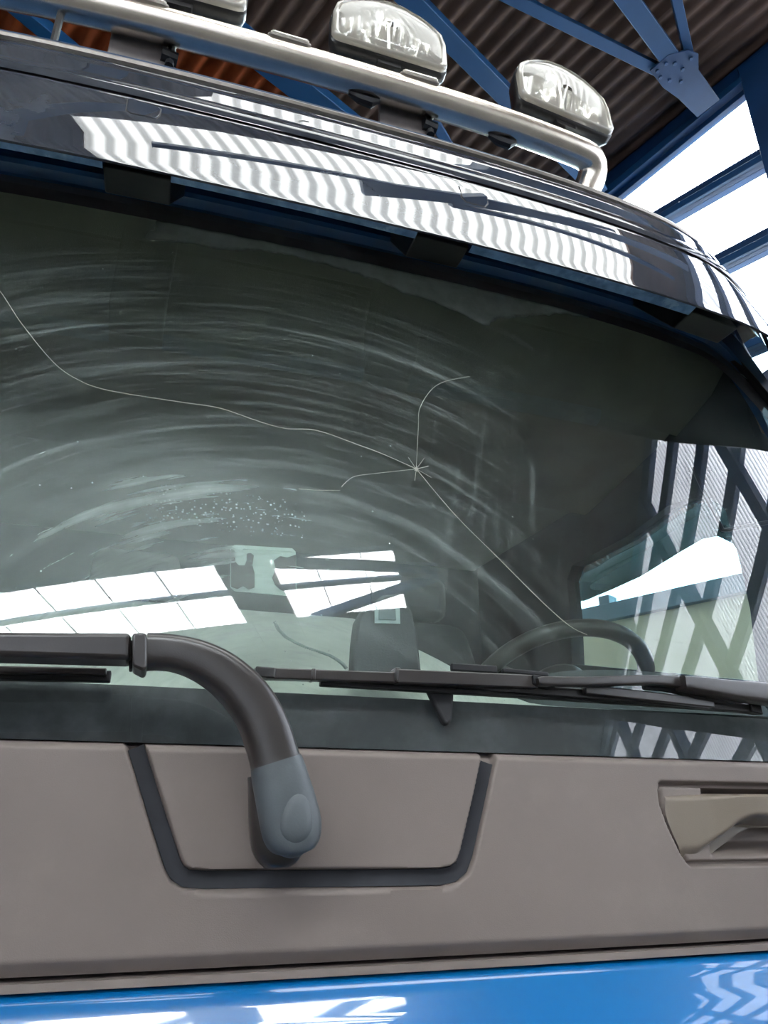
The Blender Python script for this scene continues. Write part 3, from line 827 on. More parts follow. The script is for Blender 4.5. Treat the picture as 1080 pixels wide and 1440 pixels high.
SV = empty('sun_visor', (XC, 1.0, 2.7)); SV.parent = T; SV.matrix_parent_inverse = Matrix.Translation(T.location).inverted(); SV['label'] = 'glossy black outside sun visor with a lengthwise seam'
b = MB(); b.grid(vis(VP), lin(-1.1, 1.50, 110), range(len(VP)))
def spart(b_, name, mat, **k):
    o = b_.build(name, mat, None, **k); o.parent = SV; o.matrix_parent_inverse = Matrix.Translation(SV.location).inverted(); return o
spart(b, 'lower_blade', 'visor', smooth_=True, angle=22)
b = MB(); b.grid(vis(VU), lin(-1.1, 1.50, 110), range(len(VU))); spart(b, 'upper_blade', 'visor', smooth_=True, angle=50)
b = MB(); b.grid(vis([(0.9835, 2.911), (0.990, 2.913), (0.990, 2.918), (0.9835, 2.920)]), lin(-1.1, 1.5, 80), range(4)); spart(b, 'seam_strip', 'seam')
# caps that hide the bolts, each a rounded plate in a fine joint
def cap(pix, Y):
    cs = [at(x, y, Y) for x, y in pix]
    return cs
def on_visor(x, y, d=0.0):
    def surf(p_):
        fl_ = vis(VP + VU); pr = [fl_(p_.x, i) for i in range(2, len(VP) + len(VU))]
        for (x0, y0, z0), (x1, y1, z1) in zip(pr, pr[1:]):
            if z0 <= p_.z <= z1:
                return y0 + (y1 - y0) * (p_.z - z0) / max(1e-9, z1 - z0) - d
        return pr[0][1] - d if p_.z < pr[0][2] else pr[-1][1] - d
    lo, hi = .5, 2.0
    for _ in range(40):
        m_ = (lo + hi) / 2; p_ = at(x, y, m_)
        if p_.y > surf(p_): hi = m_
        else: lo = m_
    return at(x, y, lo)
for pix in (((180, 139), (186, 138), (222, 150), (226, 153), (224, 162), (219, 166), (184, 158), (178, 154)), ((646, 262), (652, 263), (680, 272), (685, 276), (686, 286), (682, 290), (656, 283), (650, 277))):
    pts = [on_visor(x, y, 0.0015) for x, y in pix]; cen = sum(pts, Vector()) / len(pts)
    b = MB(); b.prism([cen + (p_ - cen) * 1.07 + Vector((0, 0.0014, 0)) for p_ in pts], (0, 0.004, 0)); spart(b, 'cap_joint', 'seam')
    b = MB(); b.prism(pts, (0, 0.005, 0)); spart(b, 'bolt_cap', 'visor', bevel=0.001)
b = MB(); pts = [on_visor(x, y, 0.0012) for x, y in ((416, 164), (424, 158), (436, 159), (440, 165), (435, 171), (427, 169), (420, 170))]; b.prism(pts, (0, 0.003, 0)); spart(b, 'chipped_patch', 'crack', label='small chipped pale patch')
lipx = [on_visor(x, 0.2236 * x + 180).x for x in (148, 243, 585, 660)] + [0.905]
for xa, xb in zip([-1.1] + lipx[1::2], lipx[0::2]):
    w_ = lambda X: 0.012 + 0.012 * sst(X, 0.1, 0.8)
    b = MB(); b.grid(lambda X, i: (X, (0.890, 0.891 + w_(X), 0.905 + w_(X))[i] + off(X), (2.6595, 2.6585, 2.675)[i]), lin(xa, xb, 24), range(3))
    spart(b, 'visor_lip', 'lip_blue', smooth_=True, angle=30, label='blue lip along the lower edge of the visor')
for (xa, xb) in ((148, 243), (585, 660), (972, 1038)):
    yb = lambda x: 0.2236 * x + 186 if x < 820 else 380 + (x - 820) * 0.315
    A = at(xa, yb(xa) - 6, 0.905 + off(at(xa, 200, .9).x)); B_ = at(xb, yb(xb) - 6, 0.905 + off(at(xb, 300, .9).x))
    b = MB(); y0, y1 = A.y + 0.01, 1.10 + off(A.x)
    x0, x1 = A.x, B_.x
    b.prism([(x0, y0 - 0.008, 2.668), (x0, y0 + 0.05, 2.672), (x0 + 0.015, y1, 2.83), (x0 + 0.015, y1, 2.90), (x0, y0 + 0.03, 2.76)], (x1 - x0, off(x1) - off(x0), 0))
    spart(b, 'visor_bracket', 'black_plastic', bevel=0.003, label='black bracket carrying the visor')
    b = MB(); p_ = Vector(((x0 + x1) / 2, y0 + 0.05, 2.70)); b.tube([p_, p_ + Vector((0, -0.012, -0.008))], 0.009, 6); spart(b, 'bracket_bolt', 'trim_steel')

# --- chrome strip and roof above the visor
b = MB(); b.tube([(X, 1.060 + off(X) + 0.10 * sst(abs(X - XC), .75, 1.3) ** 2, 3.090 - 0.04 * sst(abs(X - XC), .75, 1.3) ** 2) for X in lin(-1.1, 1.46, 70)], 0.0085, 8); b.build('roof_trim', 'trim_steel', T, smooth_=True, label='thin bright metal strip above the sun visor')
RP = [(1.10, 3.07), (1.085, 3.10), (1.095, 3.145), (1.115, 3.178), (1.15, 3.198), (1.25, 3.21), (1.6, 3.23), (3.2, 3.26)]
b = MB(); b.grid(lambda X, i: (X, RP[i][0] + off(X) + 0.1 * sst(abs(X - XC), .75, 1.3) ** 2, RP[i][1] - 0.22 * sst(abs(X - XC), 0.75, 1.32) ** 2), lin(-1.08, 1.46, 60), range(len(RP))); b.build('roof_panel', 'roof_matt', T, smooth_=True, angle=60, label='dark blue painted cab roof edge')
# cab sides and corner pillar
def corner(i, z):
    a = math.pi / 2 * i / 8; g_ = G(1.40, z)
    return (1.395 + 0.075 * math.sin(a), g_.y + 0.004 + 0.14 * (1 - math.cos(a)), z)
b = MB(); b.grid(corner, range(9), lin(0.6, 3.05, 30)); b.build('corner_pillar', 'shaded_blue_paint', T, smooth_=True, angle=80, label='blue corner pillar beside the windscreen, its colour darkened as in shade')
b = MB()
XS = 1.45
# side wall with an opening for the door window (y 1.38..2.19, z 2.17..2.74)
def atX(x, y, X):
    r = at(x, y, 1.0) - EYE; return EYE + r * (X / r.x)


wpoly = [(p_.y, p_.z) for p_ in (atX(x, y, XS) for x, y in ((822, 935), (819, 865), (814, 818), (822, 797), (900, 757), (958, 715), (988, 704), (1022, 704), (1042, 720), (1062, 790), (1078, 860), (1090, 960)))]
cy, cz = 1.8, 2.45
outer = []
for y, z in wpoly:
    d = Vector((y - cy, z - cz)); k = min(abs((1.0 if d.x > 0 else -0.48) / d.x) if abs(d.x) > 1e-6 else 1e9, abs((0.50 if d.y > 0 else -1.85) / d.y) if abs(d.y) > 1e-6 else 1e9); outer.append((cy + d.x * k, cz + d.y * k))
outer_extra = outer
vs = []; fs = []; n_ = len(wpoly)
for xx in (XS, XS - 0.05):
    vs += [(xx, y, z) for y, z in wpoly] + [(xx, y, z) for y, z in outer]
for k in range(n_):
    k2 = (k + 1) % n_
    fs += [(k, k2, n_ + k2, n_ + k), (2 * n_ + k, 3 * n_ + k, 3 * n_ + k2, 2 * n_ + k2), (k, 2 * n_ + k, 2 * n_ + k2, k2)]
b.add(vs, fs); b.build('cab_door', 'door_dark', T)
b = MB(); b.prism([(XS - 0.02, y, z) for y, z in wpoly], (0.004, 0, 0)); sg = b.build('door_window', 'side_glass', T, label='clear side window of the driver door')
du = [atX(x, y, XS + 0.03) for x, y in ((806, 815), (822, 793), (860, 775), (900, 753), (958, 711), (988, 699), (1022, 699), (1046, 718), (1056, 770))]
dl = [atX(x, y, XS + 0.03) for x, y in ((812, 846), (822, 845), (860, 829), (900, 811), (958, 775), (988, 758), (1010, 754), (1030, 764), (1050, 790))]
b = MB(); b.grid(lambda i, t: du[i].lerp(dl[i], t), range(len(du)), (0, 0.5, 1)); b.build('wind_deflector', 'smoke_glass', T, smooth_=True, solid=0.003, label='smoky plastic wind deflector along the top of the side window')
b = MB(); b.box((XS - 0.05, 2.75, 0.6), (XS, 3.2, 2.98)); b.build('cab_side', 'door_dark', T)
b = MB(); b.box((1.405, 1.36, 2.70), (1.445, 1.80, 2.96)); b.build('door_header', 'door_dark', T)
b = MB(); b.box((-1.10, 1.2, 0.5), (-1.05, 3.2, 2.98)); b.build('cab_side', 'door_dark', T)
b = MB(); b.tube([(1.40, 1.56, 2.72), (1.40, 1.50, 2.52), (1.40, 1.485, 2.475), (1.40, 1.465, 2.468), (1.40, 1.30, 2.43)], 0.006, 8); b.build('grab_rail', 'wheel', T, smooth_=True)
# outside mirror
MR = MB()
mc = Vector((1.74, 1.42, 2.40))
ring = [(math.cos(a) * 0.11, math.sin(a) * 0.19) for a in [2 * math.pi * k / 28 for k in range(28)]]
sg_ = lambda v, e: math.copysign(abs(v) ** e, v)
ring = [(sg_(math.cos(2 * math.pi * k / 28), .6) * 0.10, sg_(math.sin(2 * math.pi * k / 28), .6) * 0.19) for k in range(28)]
MR.rings([[mc + Vector((x * s, d, z * s)) for x, z in ring] for s, d in ((0.55, -0.07), (0.85, -0.05), (1.0, 0.0), (1.0, 0.04), (0.93, 0.045))])
mo = MR.build('side_mirror', 'black_plastic', T, smooth_=True, angle=60)
b = MB(); b.tube([mc + Vector((-0.03, 0, 0.17)), mc + Vector((-0.2, 0.0, 0.22)), (1.44, 1.38, 2.62)], 0.014, 8); sub(b.build('mirror_arm', 'black_plastic', None, smooth_=True), mo)
b = MB(); b.tube([mc + Vector((-0.03, 0, -0.17)), mc + Vector((-0.2, 0.0, -0.2)), (1.44, 1.38, 2.2)], 0.014, 8); sub(b.build('mirror_arm', 'black_plastic', None, smooth_=True), mo)
# mirror bracket at the cab corner by the visor end
b = MB(); b.prism([at(x, y, 1.27) for x, y in ((1058, 540), (1071, 536), (1100, 555), (1100, 606), (1083, 602), (1074, 580))], (0, 0.03, 0)); mb = b.build('corner_bracket', 'bracket_brown', T, bevel=0.003, label='brown metal bracket with holes at the cab corner')
for x, y in ((1079, 566), (1082, 586)):
    b = MB(); p_ = at(x, y, 1.266); b.tube([p_, p_ + Vector((0, 0.01, 0))], 0.0055, 10); sub(b.build('bolt_hole', 'gap_black', None), mb)
b = MB(); b.prism([at(x, y, 1.30) for x, y in ((1064, 530), (1100, 505), (1100, 552), (1072, 545))], (0, 0.08, 0)); b.build('deflector_flap', 'hall_blue', T, bevel=0.004, label='blue flap at the cab corner')

# --- inside the cab
def ipart(b_, name, mat, **k):
    return b_.build(name, mat, T, **k)
b = MB(); b.box((-1.05, 0.6, 1.2), (1.40, 3.1, 1.3)); ipart(b, 'cab_floor', 'cloth_dark')
b = MB(); b.box((-1.05, 3.05, 1.0), (1.42, 3.1, 2.98)); ipart(b, 'rear_wall', 'cloth_dark')
# headliner: slopes back from the header, then a shelf edge, then a deeper shelf
b = MB(); b.grid(lambda X, i: (X, (1.19, 1.30, 1.50, 1.515, 1.53)[i] + off(X) * (1, .8, .4, .4, .4)[i], (2.90, 2.845, 2.805, 2.80, 2.83)[i]), lin(-1.05, 1.38, 24), range(5)); ipart(b, 'headliner', 'cloth_olive', smooth_=True, label='olive grey cloth headliner')
b = MB(); b.grid(lambda X, i: (X, (1.53, 1.60, 2.02, 2.04, 2.06, 3.05)[i] + off(X) * .3, (2.83, 2.81, 2.755, 2.755, 2.80, 2.86)[i]), lin(-1.05, 1.38, 24), range(6)); ipart(b, 'storage_shelf', 'cloth_olive', smooth_=True, angle=50, label='overhead storage shelf in grey cloth')
for X in (-0.5, 0.45):
    b = MB(); b.box((X - 0.4, 2.045, 2.80), (X + 0.4, 2.06, 2.86)); ipart(b, 'shelf_net', 'cloth_dark', bevel=0.004)
# dashboard
DP = [(0.915, 1.86), (0.925, 1.889), (1.00, 1.912), (1.12, 1.935), (1.30, 1.955), (1.36, 1.95), (1.40, 1.90), (1.42, 1.70), (1.45, 1.3)]
b = MB(); b.grid(lambda X, i: (X, DP[i][0] + off(X) * (1 if i < 5 else .4), DP[i][1] + (0, 0, .02, .085, .15, .155, .12, 0, 0)[i] * (1 - sst(X, 0.35, 0.62))), lin(-1.05, 1.38, 50), range(len(DP))); ipart(b, 'dashboard', 'dash_pale', smooth_=True, angle=50, label='pale grey-green dashboard top')
b = MB(); b.grid(lambda s, i: (0.87 + 0.26 * math.cos(s), (1.16, 1.18, 1.36, 1.40)[i], (1.94, (1.94 + 0.075 * max(0, math.sin(s)) ** .5), (1.94 + 0.085 * max(0, math.sin(s)) ** .5), 1.92)[i]), lin(0, math.pi, 24), range(4)); ipart(b, 'instrument_hood', 'dash_dark', smooth_=True)
# steering wheel
sw = empty('steering_wheel', (0.87, 1.54, 2.04)); sw.parent = T; sw.matrix_parent_inverse = Matrix.Translation(T.location).inverted(); sw['label'] = 'dark steering wheel behind the windscreen'
def wp(b_, name, mat, **k):
    o = b_.build(name, mat, None, **k); o.parent = sw; o.matrix_parent_inverse = Matrix.Translation(sw.location).inverted(); return o
wc = Vector((0.872, 1.50, 2.020)); e1 = Vector((1, 0, 0)); e2 = Vector((0, -0.83, 0.55)).normalized(); wn = e1.cross(e2)
wr_ = lambda a, r: wc + (e1 * math.cos(a) + e2 * math.sin(a)) * r
b = MB(); n = 56; rings = []
for k in range(n + 1):
    a = 2 * math.pi * k / n; c0 = wr_(a, 0.205); d_ = (e1 * math.cos(a) + e2 * math.sin(a)); rings.append([c0 + d_ * math.cos(t) * 0.019 + wn * math.sin(t) * 0.019 for t in [2 * math.pi * j / 12 for j in range(12)]])
b.rings(rings, caps=False); wp(b, 'rim', 'wheel', smooth_=True)
b = MB(); b.tube([wc - wn * 0.03, wc + wn * 0.01], 0.075, 20); wp(b, 'hub', 'wheel', bevel=0.01)
for a in (math.radians(20), math.radians(160), math.radians(235), math.radians(305)):
    b = MB(); b.bar(wr_(a, 0.06), wr_(a, 0.20), 0.035, 0.014, wn); wp(b, 'spoke', 'wheel', bevel=0.004)
b = MB(); b.tube([wc, (0.875, 1.36, 1.75)], 0.04, 14); ipart(b, 'steering_column', 'dash_dark', smooth_=True)
# seats
b = MB(); b.box((-1.0, 2.6, 1.5), (0.42, 3.0, 2.42)); ipart(b, 'bunk', 'cloth_pale', bevel=0.06, label='pale bunk cover behind the seats')
for X in (0.86, -0.10):
    so = empty('seat', (X, 2.25, 1.6)); so.parent = T; so.matrix_parent_inverse = Matrix.Translation(T.location).inverted()
    def sp_(b_, name, **k):
        o = b_.build(name, 'cloth_dark' if X > 0 else 'cloth_pale', None, **k); o.parent = so; o.matrix_parent_inverse = Matrix.Translation(so.location).inverted()
    b = MB(); b.box((X - 0.26, 1.85, 1.62), (X + 0.26, 2.35, 1.78)); sp_(b, 'cushion', bevel=0.05, seg=3)
    b = MB(); b.prism([(X - 0.25, 2.32, 1.76), (X - 0.27, 2.36, 2.1), (X - 0.2, 2.42, 2.42), (X + 0.2, 2.42, 2.42), (X + 0.27, 2.36, 2.1), (X + 0.25, 2.32, 1.76)], (0, 0.14, 0.02)); sp_(b, 'backrest', bevel=0.05, seg=3)
    b = MB(); b.box((X - 0.14, 2.44, 2.44), (X + 0.14, 2.54, 2.60)); sp_(b, 'headrest', bevel=0.04, seg=3)
    b = MB(); b.box((X - 0.2, 1.9, 1.30), (X + 0.2, 2.3, 1.62)); sp_(b, 'base', bevel=0.01)

# --- light bar on the roof
BR = 0.038
bp = [Vector((X, 1.20 + off(X), 3.41)) for X in lin(-1.02, 0.93, 40)]
e = bp[-1]; bp += [e + Vector(v) for v in ((0.02, 0.004, -0.001), (0.034, 0.009, -0.005), (0.044, 0.016, -0.013), (0.049, 0.025, -0.026), (0.047, 0.036, -0.045), (0.036, 0.048, -0.075), (0.02, 0.058, -0.12), (0.01, 0.065, -0.2))]
LB = empty('light_bar', (XC, 1.2, 3.41)); LB.parent = T; LB.matrix_parent_inverse = Matrix.Translation(T.location).inverted(); LB['label'] = 'polished stainless steel roof bar carrying lamps'
def lb(b_, name, mat, **k):
    o = b_.build(name, mat, None, **k); o.parent = LB; o.matrix_parent_inverse = Matrix.Translation(LB.location).inverted(); return o
b = MB(); b.tube(bp, BR, 32); lb(b, 'pipe', 'steel', smooth_=True, angle=60)
for X in (-0.198, 0.43, 0.90):
    y = 1.235 + off(X)
    if X < 0.8:
        b = MB(); b.box((X - 0.062, y, 3.315), (X + 0.062, y + 0.012, 3.42)); b.box((X - 0.062, y, 3.315), (X + 0.062, y + 0.07, 3.325)); lb(b, 'bracket_plate', 'bracket_grey', bevel=0.003)
        b = MB(); b.box((X - 0.06, y - 0.004, 3.17), (X + 0.06, y + 0.05, 3.312)); lb(b, 'bracket_foot', 'black_plastic', bevel=0.004)
        b = MB(); b.tube([(X + 0.05, y - 0.006, 3.36), (X + 0.085, y + 0.0, 3.36)], 0.016, 10); b.tube([(X + 0.07, y - 0.004, 3.33), (X + 0.07, y + 0.004, 3.395)], 0.01, 8); lb(b, 'clamp_bolt', 'black_plastic')
for X in (-0.36,):
    b = MB(); b.tube([(X, 1.215, 3.40), (X, 1.215, 3.20)], 0.008, 8); b.tube([(X, 1.215, 3.225), (X, 1.215, 3.20)], 0.016, 8); lb(b, 'cable_post', 'black_plastic')
for X in (0.33, 0.70):
    b = MB(); y = 1.212 + off(X); b.tube([(X - 0.045, y, 3.372), (X - 0.02, y, 3.362), (X + 0.01, y, 3.358), (X + 0.03, y, 3.372)], [0.006, 0.012, 0.013, 0.006], 8); lb(b, 'cable_clip', 'rubber', smooth_=True)
# marker lights
for X in (-0.192, 0.130, 0.452):
    n0 = Vector((0, -0.80, 0.60)); t0 = Vector((1, 0, 0)); s0 = Vector((0, 0.60, 0.80)); c0 = Vector((X, 1.2 + off(X), 3.41)) + n0 * BR
    def oval(L, Wd, d, n=28):
        out = []
        for k in range(n):
            a = 2 * math.pi * k / n; x = math.cos(a) * Wd; x += math.copysign(L - Wd, math.cos(a)) if abs(math.cos(a)) > 1e-6 else 0
            out.append(c0 + t0 * x + s0 * (math.sin(a) * Wd) + n0 * d)
        return out
    b = MB(); b.rings([oval(0.051, 0.014, -0.012), oval(0.051, 0.014, 0.003), oval(0.048, 0.011, 0.006)]); ml = lb(b, 'marker_light', 'marker_base', smooth_=True, angle=30)
    b = MB(); b.rings([oval(0.046, 0.0105, 0.004), oval(0.045, 0.0095, 0.010), oval(0.039, 0.005, 0.0125)])
    lens = b.build('lens', 'marker_lens', None, smooth_=True, angle=50); lens.parent = LB; lens.matrix_parent_inverse = Matrix.Translation(LB.location).inverted()
    for s in (-1, 1):
        b = MB(); p_ = c0 + t0 * s * 0.038; b.tube([p_ + n0 * 0.009, p_ + n0 * 0.0135], 0.0035, 8); o = b.build('screw', 'trim_steel', None); o.parent = LB; o.matrix_parent_inverse = Matrix.Translation(LB.location).inverted()

# --- spotlights on the bar
def lamp_outline(s, n=10):
    """front outline: flat foot, short sides, arched top, in metres about the foot's middle"""
    pts = []
    w, hs_, ht, r = 0.147, 0.105, 0.205, 0.018
    pts += [(-w + r, 0), (w - r, 0), (w - r * .3, r * .3), (w, r)]
    pts += [(w, hs_ - 0.01)]
    for k in range(n + 1):
        a = k / n; x = w * (1 - 0.06) * math.cos(math.pi * a) * -1
        x = -x; z = hs_ + 0.012 + (ht - hs_ - 0.012) * (1 - (x / w) ** 2) ** 0.8
        pts.append((x, z))
    pts += [(-w, hs_ - 0.01), (-w, r), (-w + r * .3, r * .3)]
    cz_ = 0.095
    return [(x * s, cz_ + (z - cz_) * s) for x, z in pts]


def spot(X):
    rot = Matrix.Rotation(math.atan(0.06 * (X - XC) + 0.2 * (X - XC) ** 3), 4, 'Z'); base = Vector((X, 1.165 + off(X), 3.494))
    sp = empty('spotlight', base); sp.parent = T; sp.matrix_parent_inverse = Matrix.Translation(T.location).inverted()
    TL = Matrix.Rotation(math.radians(-3), 4, 'X')

    def P(x, y, z):
        return base + (rot @ TL @ Vector((x, y, z)))

    def part(b_, name, mat, parent=None, **k):
        o = b_.build(name, mat, None, **k); o.parent = parent or sp
        if parent is None:
            o.matrix_parent_inverse = Matrix.Translation(sp.location).inverted()
        return o

    def ringat(s, y, dz=0.0):
        return [P(x, y, z + dz) for x, z in lamp_outline(s)]
    b = MB(); b.rings([ringat(1.0, 0.012), ringat(1.03, 0.016, -0.004), ringat(1.03, 0.034, -0.008), ringat(0.97, 0.06, -0.004), ringat(0.80, 0.088), ringat(0.5, 0.10)], caps=False)
    b.f.append(tuple(range(len(b.v) - len(lamp_outline(1)), len(b.v)))); part(b, 'housing', 'black_plastic', smooth_=True, angle=50)
    b = MB(); b.rings([ringat(0.90, 0.004), ringat(0.94, -0.002), ringat(1.0, 0.0), ringat(1.015, 0.006), ringat(1.015, 0.018), ringat(0.93, 0.02)], caps=False); part(b, 'bezel', 'lamp_rim', smooth_=True, angle=60)
    b = MB(); b.rings([ringat(0.93, 0.002), ringat(0.8, -0.004), ringat(0.5, -0.008), ringat(0.1, -0.009)], caps=False); part(b, 'lens', 'lamp_glass', smooth_=True, angle=80)
    # faceted bowl reflector: two deep bowls either side of a divider
    def bowl(s, t):
        x = -0.135 + 0.27 * s; zt = 0.10 + 0.088 * (1 - (x / 0.147) ** 2) ** 0.8; z = 0.008 + (zt - 0.008) * t
        dx = (abs(x) - 0.066) / 0.072; dz = (z - 0.085) / 0.1; y = 0.074 - 0.055 * min(1.0, dx * dx * .8 + dz * dz * .8) - 0.004 * math.sin(s * 50) ** 2
        return P(x, y, z)
    b = MB(); b.grid(bowl, lin(0, 1, 41), lin(0, 1, 16)); rf = part(b, 'reflector', 'reflector', smooth_=True, angle=40)
    b = MB(); b.prism([P(-0.004, 0.02, 0.02), P(0.004, 0.02, 0.02), P(0.004, 0.02, 0.15), P(-0.004, 0.02, 0.15)], rot @ Vector((0, 0.045, 0))); part(b, 'divider', 'chrome')
    for x in (-0.066, 0.066):
        b = MB(); b.tube([P(x, 0.07, 0.085), P(x, 0.03, 0.085), P(x, 0.022, 0.085)], [0.014, 0.014, 0.006], 12); part(b, 'bulb_shield', 'chrome', parent=None, smooth_=True)
    # fluted lens bars
    for k in range(7):
        x = -0.09 + 0.03 * k; b = MB(); b.bar(P(x, -0.001, 0.022), P(x * 1.1, -0.003, 0.06 + 0.02 * (k % 2)), 0.003, 0.002, rot @ Vector((0, 1, 0))); part(b, 'lens_flute', 'lamp_glass')
    b = MB(); b.tube([P(0, 0.045, 0.01), P(0, 0.045, -0.055)], 0.014, 12); b.box((-0.03, 0.02, -0.022), (0.03, 0.075, -0.006)); b.v[-8:] = [tuple(P(*v)) for v in b.v[-8:]]; part(b, 'mounting_foot', 'black_plastic')


for X in (-0.125, 0.379, 0.884):
    spot(X)

# --- wipers
def sweep(path, sec, name, mat, parent, n=28, ex=0.55, label=None):
    """rounded-box section swept along a path in X and z; path: (x, y, z, half width, half depth)"""
    rings = []; ps = [Vector(p_[:3]) for p_ in path]
    for i, p_ in enumerate(path):
        t = (ps[min(i + 1, len(ps) - 1)] - ps[max(i - 1, 0)]); t.y = 0; t.normalize(); nn = Vector((-t.z, 0, t.x))
        rings.append([ps[i] + nn * (sg_(math.cos(a), ex) * p_[3]) + Vector((0, sg_(math.sin(a), ex) * p_[4], 0)) for a in [2 * math.pi * k / n for k in range(n)]])
    b_ = MB(); b_.rings(rings); o = b_.build(name, mat, None, smooth_=True, angle=50)
    o.parent = parent; o.matrix_parent_inverse = Matrix.Translation(parent.location).inverted()
    if label: o['label'] = label
    return o


def wiper(loc, label):
    o = empty('wiper', loc); o.parent = T; o.matrix_parent_inverse = Matrix.Translation(T.location).inverted(); o['label'] = label; return o


def pxpath(rows, Yf):
    out = []
    for x, y, w, hd in rows:
        p_ = at(x, y, Yf); s = (Yf / 0.8) * 0.000805; out.append((p_.x, p_.y, p_.z, w * s / 2, hd))
    return out


def cat(rows, k=4):
    out = []
    for i in range(len(rows) - 1):
        p0, p1, p2, p3 = [Vector(rows[max(0, min(len(rows) - 1, j))]) for j in (i - 1, i, i + 1, i + 2)]
        for m_ in range(k):
            t = m_ / k; out.append(tuple(0.5 * ((2 * p1) + (p2 - p0) * t + (2 * p0 - 5 * p1 + 4 * p2 - p3) * t * t + (3 * p1 - p0 - 3 * p2 + p3) * t ** 3)))
    out.append(tuple(rows[-1])); return out


W1 = wiper(at(405, 1180, 0.83), 'nearest wiper with a thick cranked arm')
arm = [(206, 917, 46, .019), (222, 917, 45, .019), (245, 919, 45, .020), (272, 926, 48, .021), (300, 939, 52, .022), (325, 957, 55, .023), (347, 980, 58, .024), (364, 1006, 59, .025), (376, 1034, 60, .026), (384, 1060, 60, .027), (389, 1080, 62, .028)]
sweep(cat([(*p_[:3],) + tuple(p_[3:]) for p_ in pxpath(arm, 0.80)], 3), None, 'arm', 'arm_black', W1, label='thick black arm bending down to its pivot')
hub = [(388, 1072, 64, .028), (392, 1088, 68, .029), (397, 1108, 70, .030), (403, 1132, 73, .030), (408, 1155, 74, .030), (411, 1170, 72, .030), (414, 1184, 64, .029), (416, 1194, 50, .027), (417, 1200, 30, .022), (418, 1203, 10, .015)]
sweep(cat(pxpath(hub, 0.797), 3), None, 'pivot_cap', 'arm_worn', W1, ex=0.7, label='worn grey pivot cap of the arm')
# raised nose on the cap
b = MB(); cN = at(417, 1160, 0.768); b.rings([[cN + Vector((math.cos(a) * r, dy, math.sin(a) * r * (1.05 if math.sin(a) < 0 else 1.9))) for a in [2 * math.pi * k / 24 for k in range(24)]] for r, dy in ((0.0185, 0.010), (0.0175, 0.0035), (0.0145, -0.001), (0.009, -0.003), (0.003, -0.0035))]); o = b.build('cap_nose', 'arm_worn', None, smooth_=True, angle=70); o.parent = W1; o.matrix_parent_inverse = Matrix.Translation(W1.location).inverted()
low = [(368, 1090, 34, .022), (372, 1120, 40, .023), (379, 1150, 52, .024), (388, 1175, 64, .024), (394, 1192, 62, .024), (400, 1206, 50, .023), (403, 1214, 30, .020), (404, 1218, 8, .012)]
sweep(cat(pxpath(low, 0.825), 3), None, 'pivot_base', 'arm_black', W1, ex=0.75)
b = MB(); p_ = at(402, 1172, 0.85); b.tube([p_ + Vector((0, -0.01, 0)), p_ + Vector((0, 0.03, 0))], 0.02, 16); o = b.build('pivot_shaft', 'rubber', None); o.parent = W1; o.matrix_parent_inverse = Matrix.Translation(W1.location).inverted()
# joint block and arm cover
def w1box(pix, Y, dy, name, mat, bev):
    b_ = MB(); b_.prism([at(x, y, Y) for x, y in pix], (0, dy, 0.0)); o = b_.build(name, mat, None, bevel=bev, seg=3); o.parent = W1; o.matrix_parent_inverse = Matrix.Translation(W1.location).inverted(); return o
w1box([(186, 890), (204, 889), (207, 897), (207, 938), (202, 944), (186, 936)], 0.777, 0.045, 'joint', 'arm_black', 0.004)
w1box([(181, 900), (186, 900), (186, 940), (181, 940)], 0.80, 0.02, 'joint_pin', 'rubber', 0.001)
cx = [at(x, y, 0.782) for x, y in ((0, 888), (184, 889), (184, 927), (0, 922))]
L_ = Vector((-0.62, 0, 0))
b = MB(); d1 = cx[0] - cx[1]; d2 = cx[3] - cx[2]
far0 = cx[1] + d1 * 4.4; far3 = cx[2] + d2 * 4.4; back = Vector((0, 0.045, 0))
b.add([cx[1], cx[2], cx[2] + back, cx[1] + back, far0, far3, far3 + back * .8, far0 + back * .8], [(0, 1, 2, 3), (4, 7, 6, 5), (0, 4, 5, 1), (1, 5, 6, 2), (2, 6, 7, 3), (3, 7, 4, 0)])
o = b.build('arm_cover', 'arm_black', None, bevel=0.006, seg=3); o.parent = W1; o.matrix_parent_inverse = Matrix.Translation(W1.location).inverted()
def glass_bar(xa, ya, xb, yb_, d, hw, th, name, mat, Wp, n=16, bev=0.0015):
    """a strip lying along the glass, d metres in front of it"""
    A, B_ = ong(xa, ya, d), ong(xb, yb_, d); rings = []
    for k in range(n + 1):
        p_ = A.lerp(B_, k / n); p_ = G(p_.x, p_.z, d); rings.append([p_ + Vector((0, dy, dz)) for dy, dz in ((-th / 2, -hw), (th / 2, -hw), (th / 2, hw), (-th / 2, hw))])
    b_ = MB(); b_.rings(rings); o_ = b_.build(name, mat, None, bevel=bev); o_.parent = Wp; o_.matrix_parent_inverse = Matrix.Translation(Wp.location).inverted(); return o_
glass_bar(-330, 942, 156, 952, 0.022, 0.006, 0.014, 'blade', 'rubber', W1)
glass_bar(-330, 938, 150, 945, 0.036, 0.0035, 0.012, 'blade_spine', 'arm_black', W1)

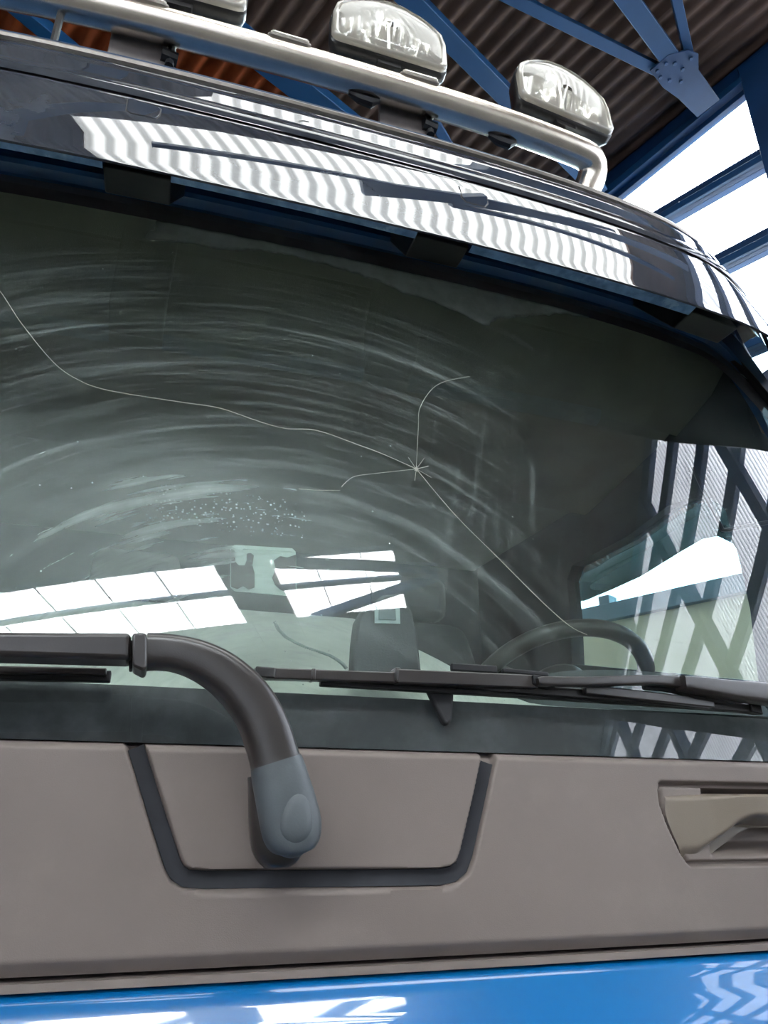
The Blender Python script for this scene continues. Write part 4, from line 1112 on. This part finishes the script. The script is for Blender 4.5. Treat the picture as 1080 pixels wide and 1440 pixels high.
W2 = wiper(at(1150, 1010, 0.85), 'second wiper parked across the foot of the windscreen')
glass_bar(374, 948, 752, 961, 0.030, 0.0062, 0.016, 'blade_spine', 'arm_black', W2)
glass_bar(358, 946, 386, 948, 0.032, 0.0060, 0.018, 'blade_tip', 'black_plastic', W2)
glass_bar(436, 950, 442, 950, 0.032, 0.0068, 0.019, 'blade_clip', 'arm_black', W2, n=2)
glass_bar(553, 950, 560, 951, 0.034, 0.0085, 0.022, 'blade_clip', 'arm_black', W2, n=2)
glass_bar(556, 952, 752, 960, 0.036, 0.0082, 0.018, 'blade_cover', 'arm_black', W2)
glass_bar(634, 938, 698, 942, 0.006, 0.0048, 0.008, 'blade_reflection', 'rubber', W2, n=4)  # solid dark bars standing in for the blade's reflection in the glass
glass_bar(706, 943, 770, 949, 0.006, 0.0030, 0.008, 'blade_reflection', 'rubber', W2, n=4)
glass_bar(450, 956, 1056, 996, 0.018, 0.0075, 0.012, 'blade', 'rubber', W2, n=30)
glass_bar(640, 962, 1062, 998, 0.024, 0.0062, 0.014, 'blade_carrier', 'black_plastic', W2, n=30)
glass_bar(820, 970, 1000, 990, 0.034, 0.006, 0.014, 'blade_cover', 'arm_black', W2)
glass_bar(1050, 995, 1066, 999, 0.026, 0.0068, 0.018, 'blade_tip', 'black_plastic', W2, n=2)
glass_bar(745, 957, 775, 962, 0.040, 0.006, 0.022, 'blade_joint', 'rubber', W2, n=3)
ap = []
for x, y, w in ((754, 959, 9), (762, 958.5, 13), (790, 959, 13.5), (830, 959, 14), (880, 957.5, 14.5), (920, 957, 15), (958, 960, 17)):
    q_ = ong(x, y, 0.050); ap.append((q_.x, q_.y, q_.z, w * 0.00089 / 2, 0.008))
sweep(cat(ap, 3), None, 'arm', 'arm_black', W2, ex=0.4, label='flat black arm reaching from the right')
ap = []
for x, y, w in ((956, 961, 20), (985, 965, 24), (1020, 970, 28), (1080, 977, 33), (1160, 990, 38), (1240, 1010, 44)):
    q_ = ong(x, y, 0.056); ap.append((q_.x, q_.y, q_.z, w * 0.00092 / 2, 0.013))
sweep(cat(ap, 3), None, 'arm_cover', 'arm_black', W2, ex=0.4)
b = MB(); b.tube([ong(x, y, 0.040) for x, y in ((905, 966), (930, 968), (955, 973), (975, 980), (1000, 984), (1030, 986), (1065, 983))], 0.0042, 8); o = b.build('washer_hose', 'rubber', None, smooth_=True); o.parent = W2; o.matrix_parent_inverse = Matrix.Translation(W2.location).inverted()
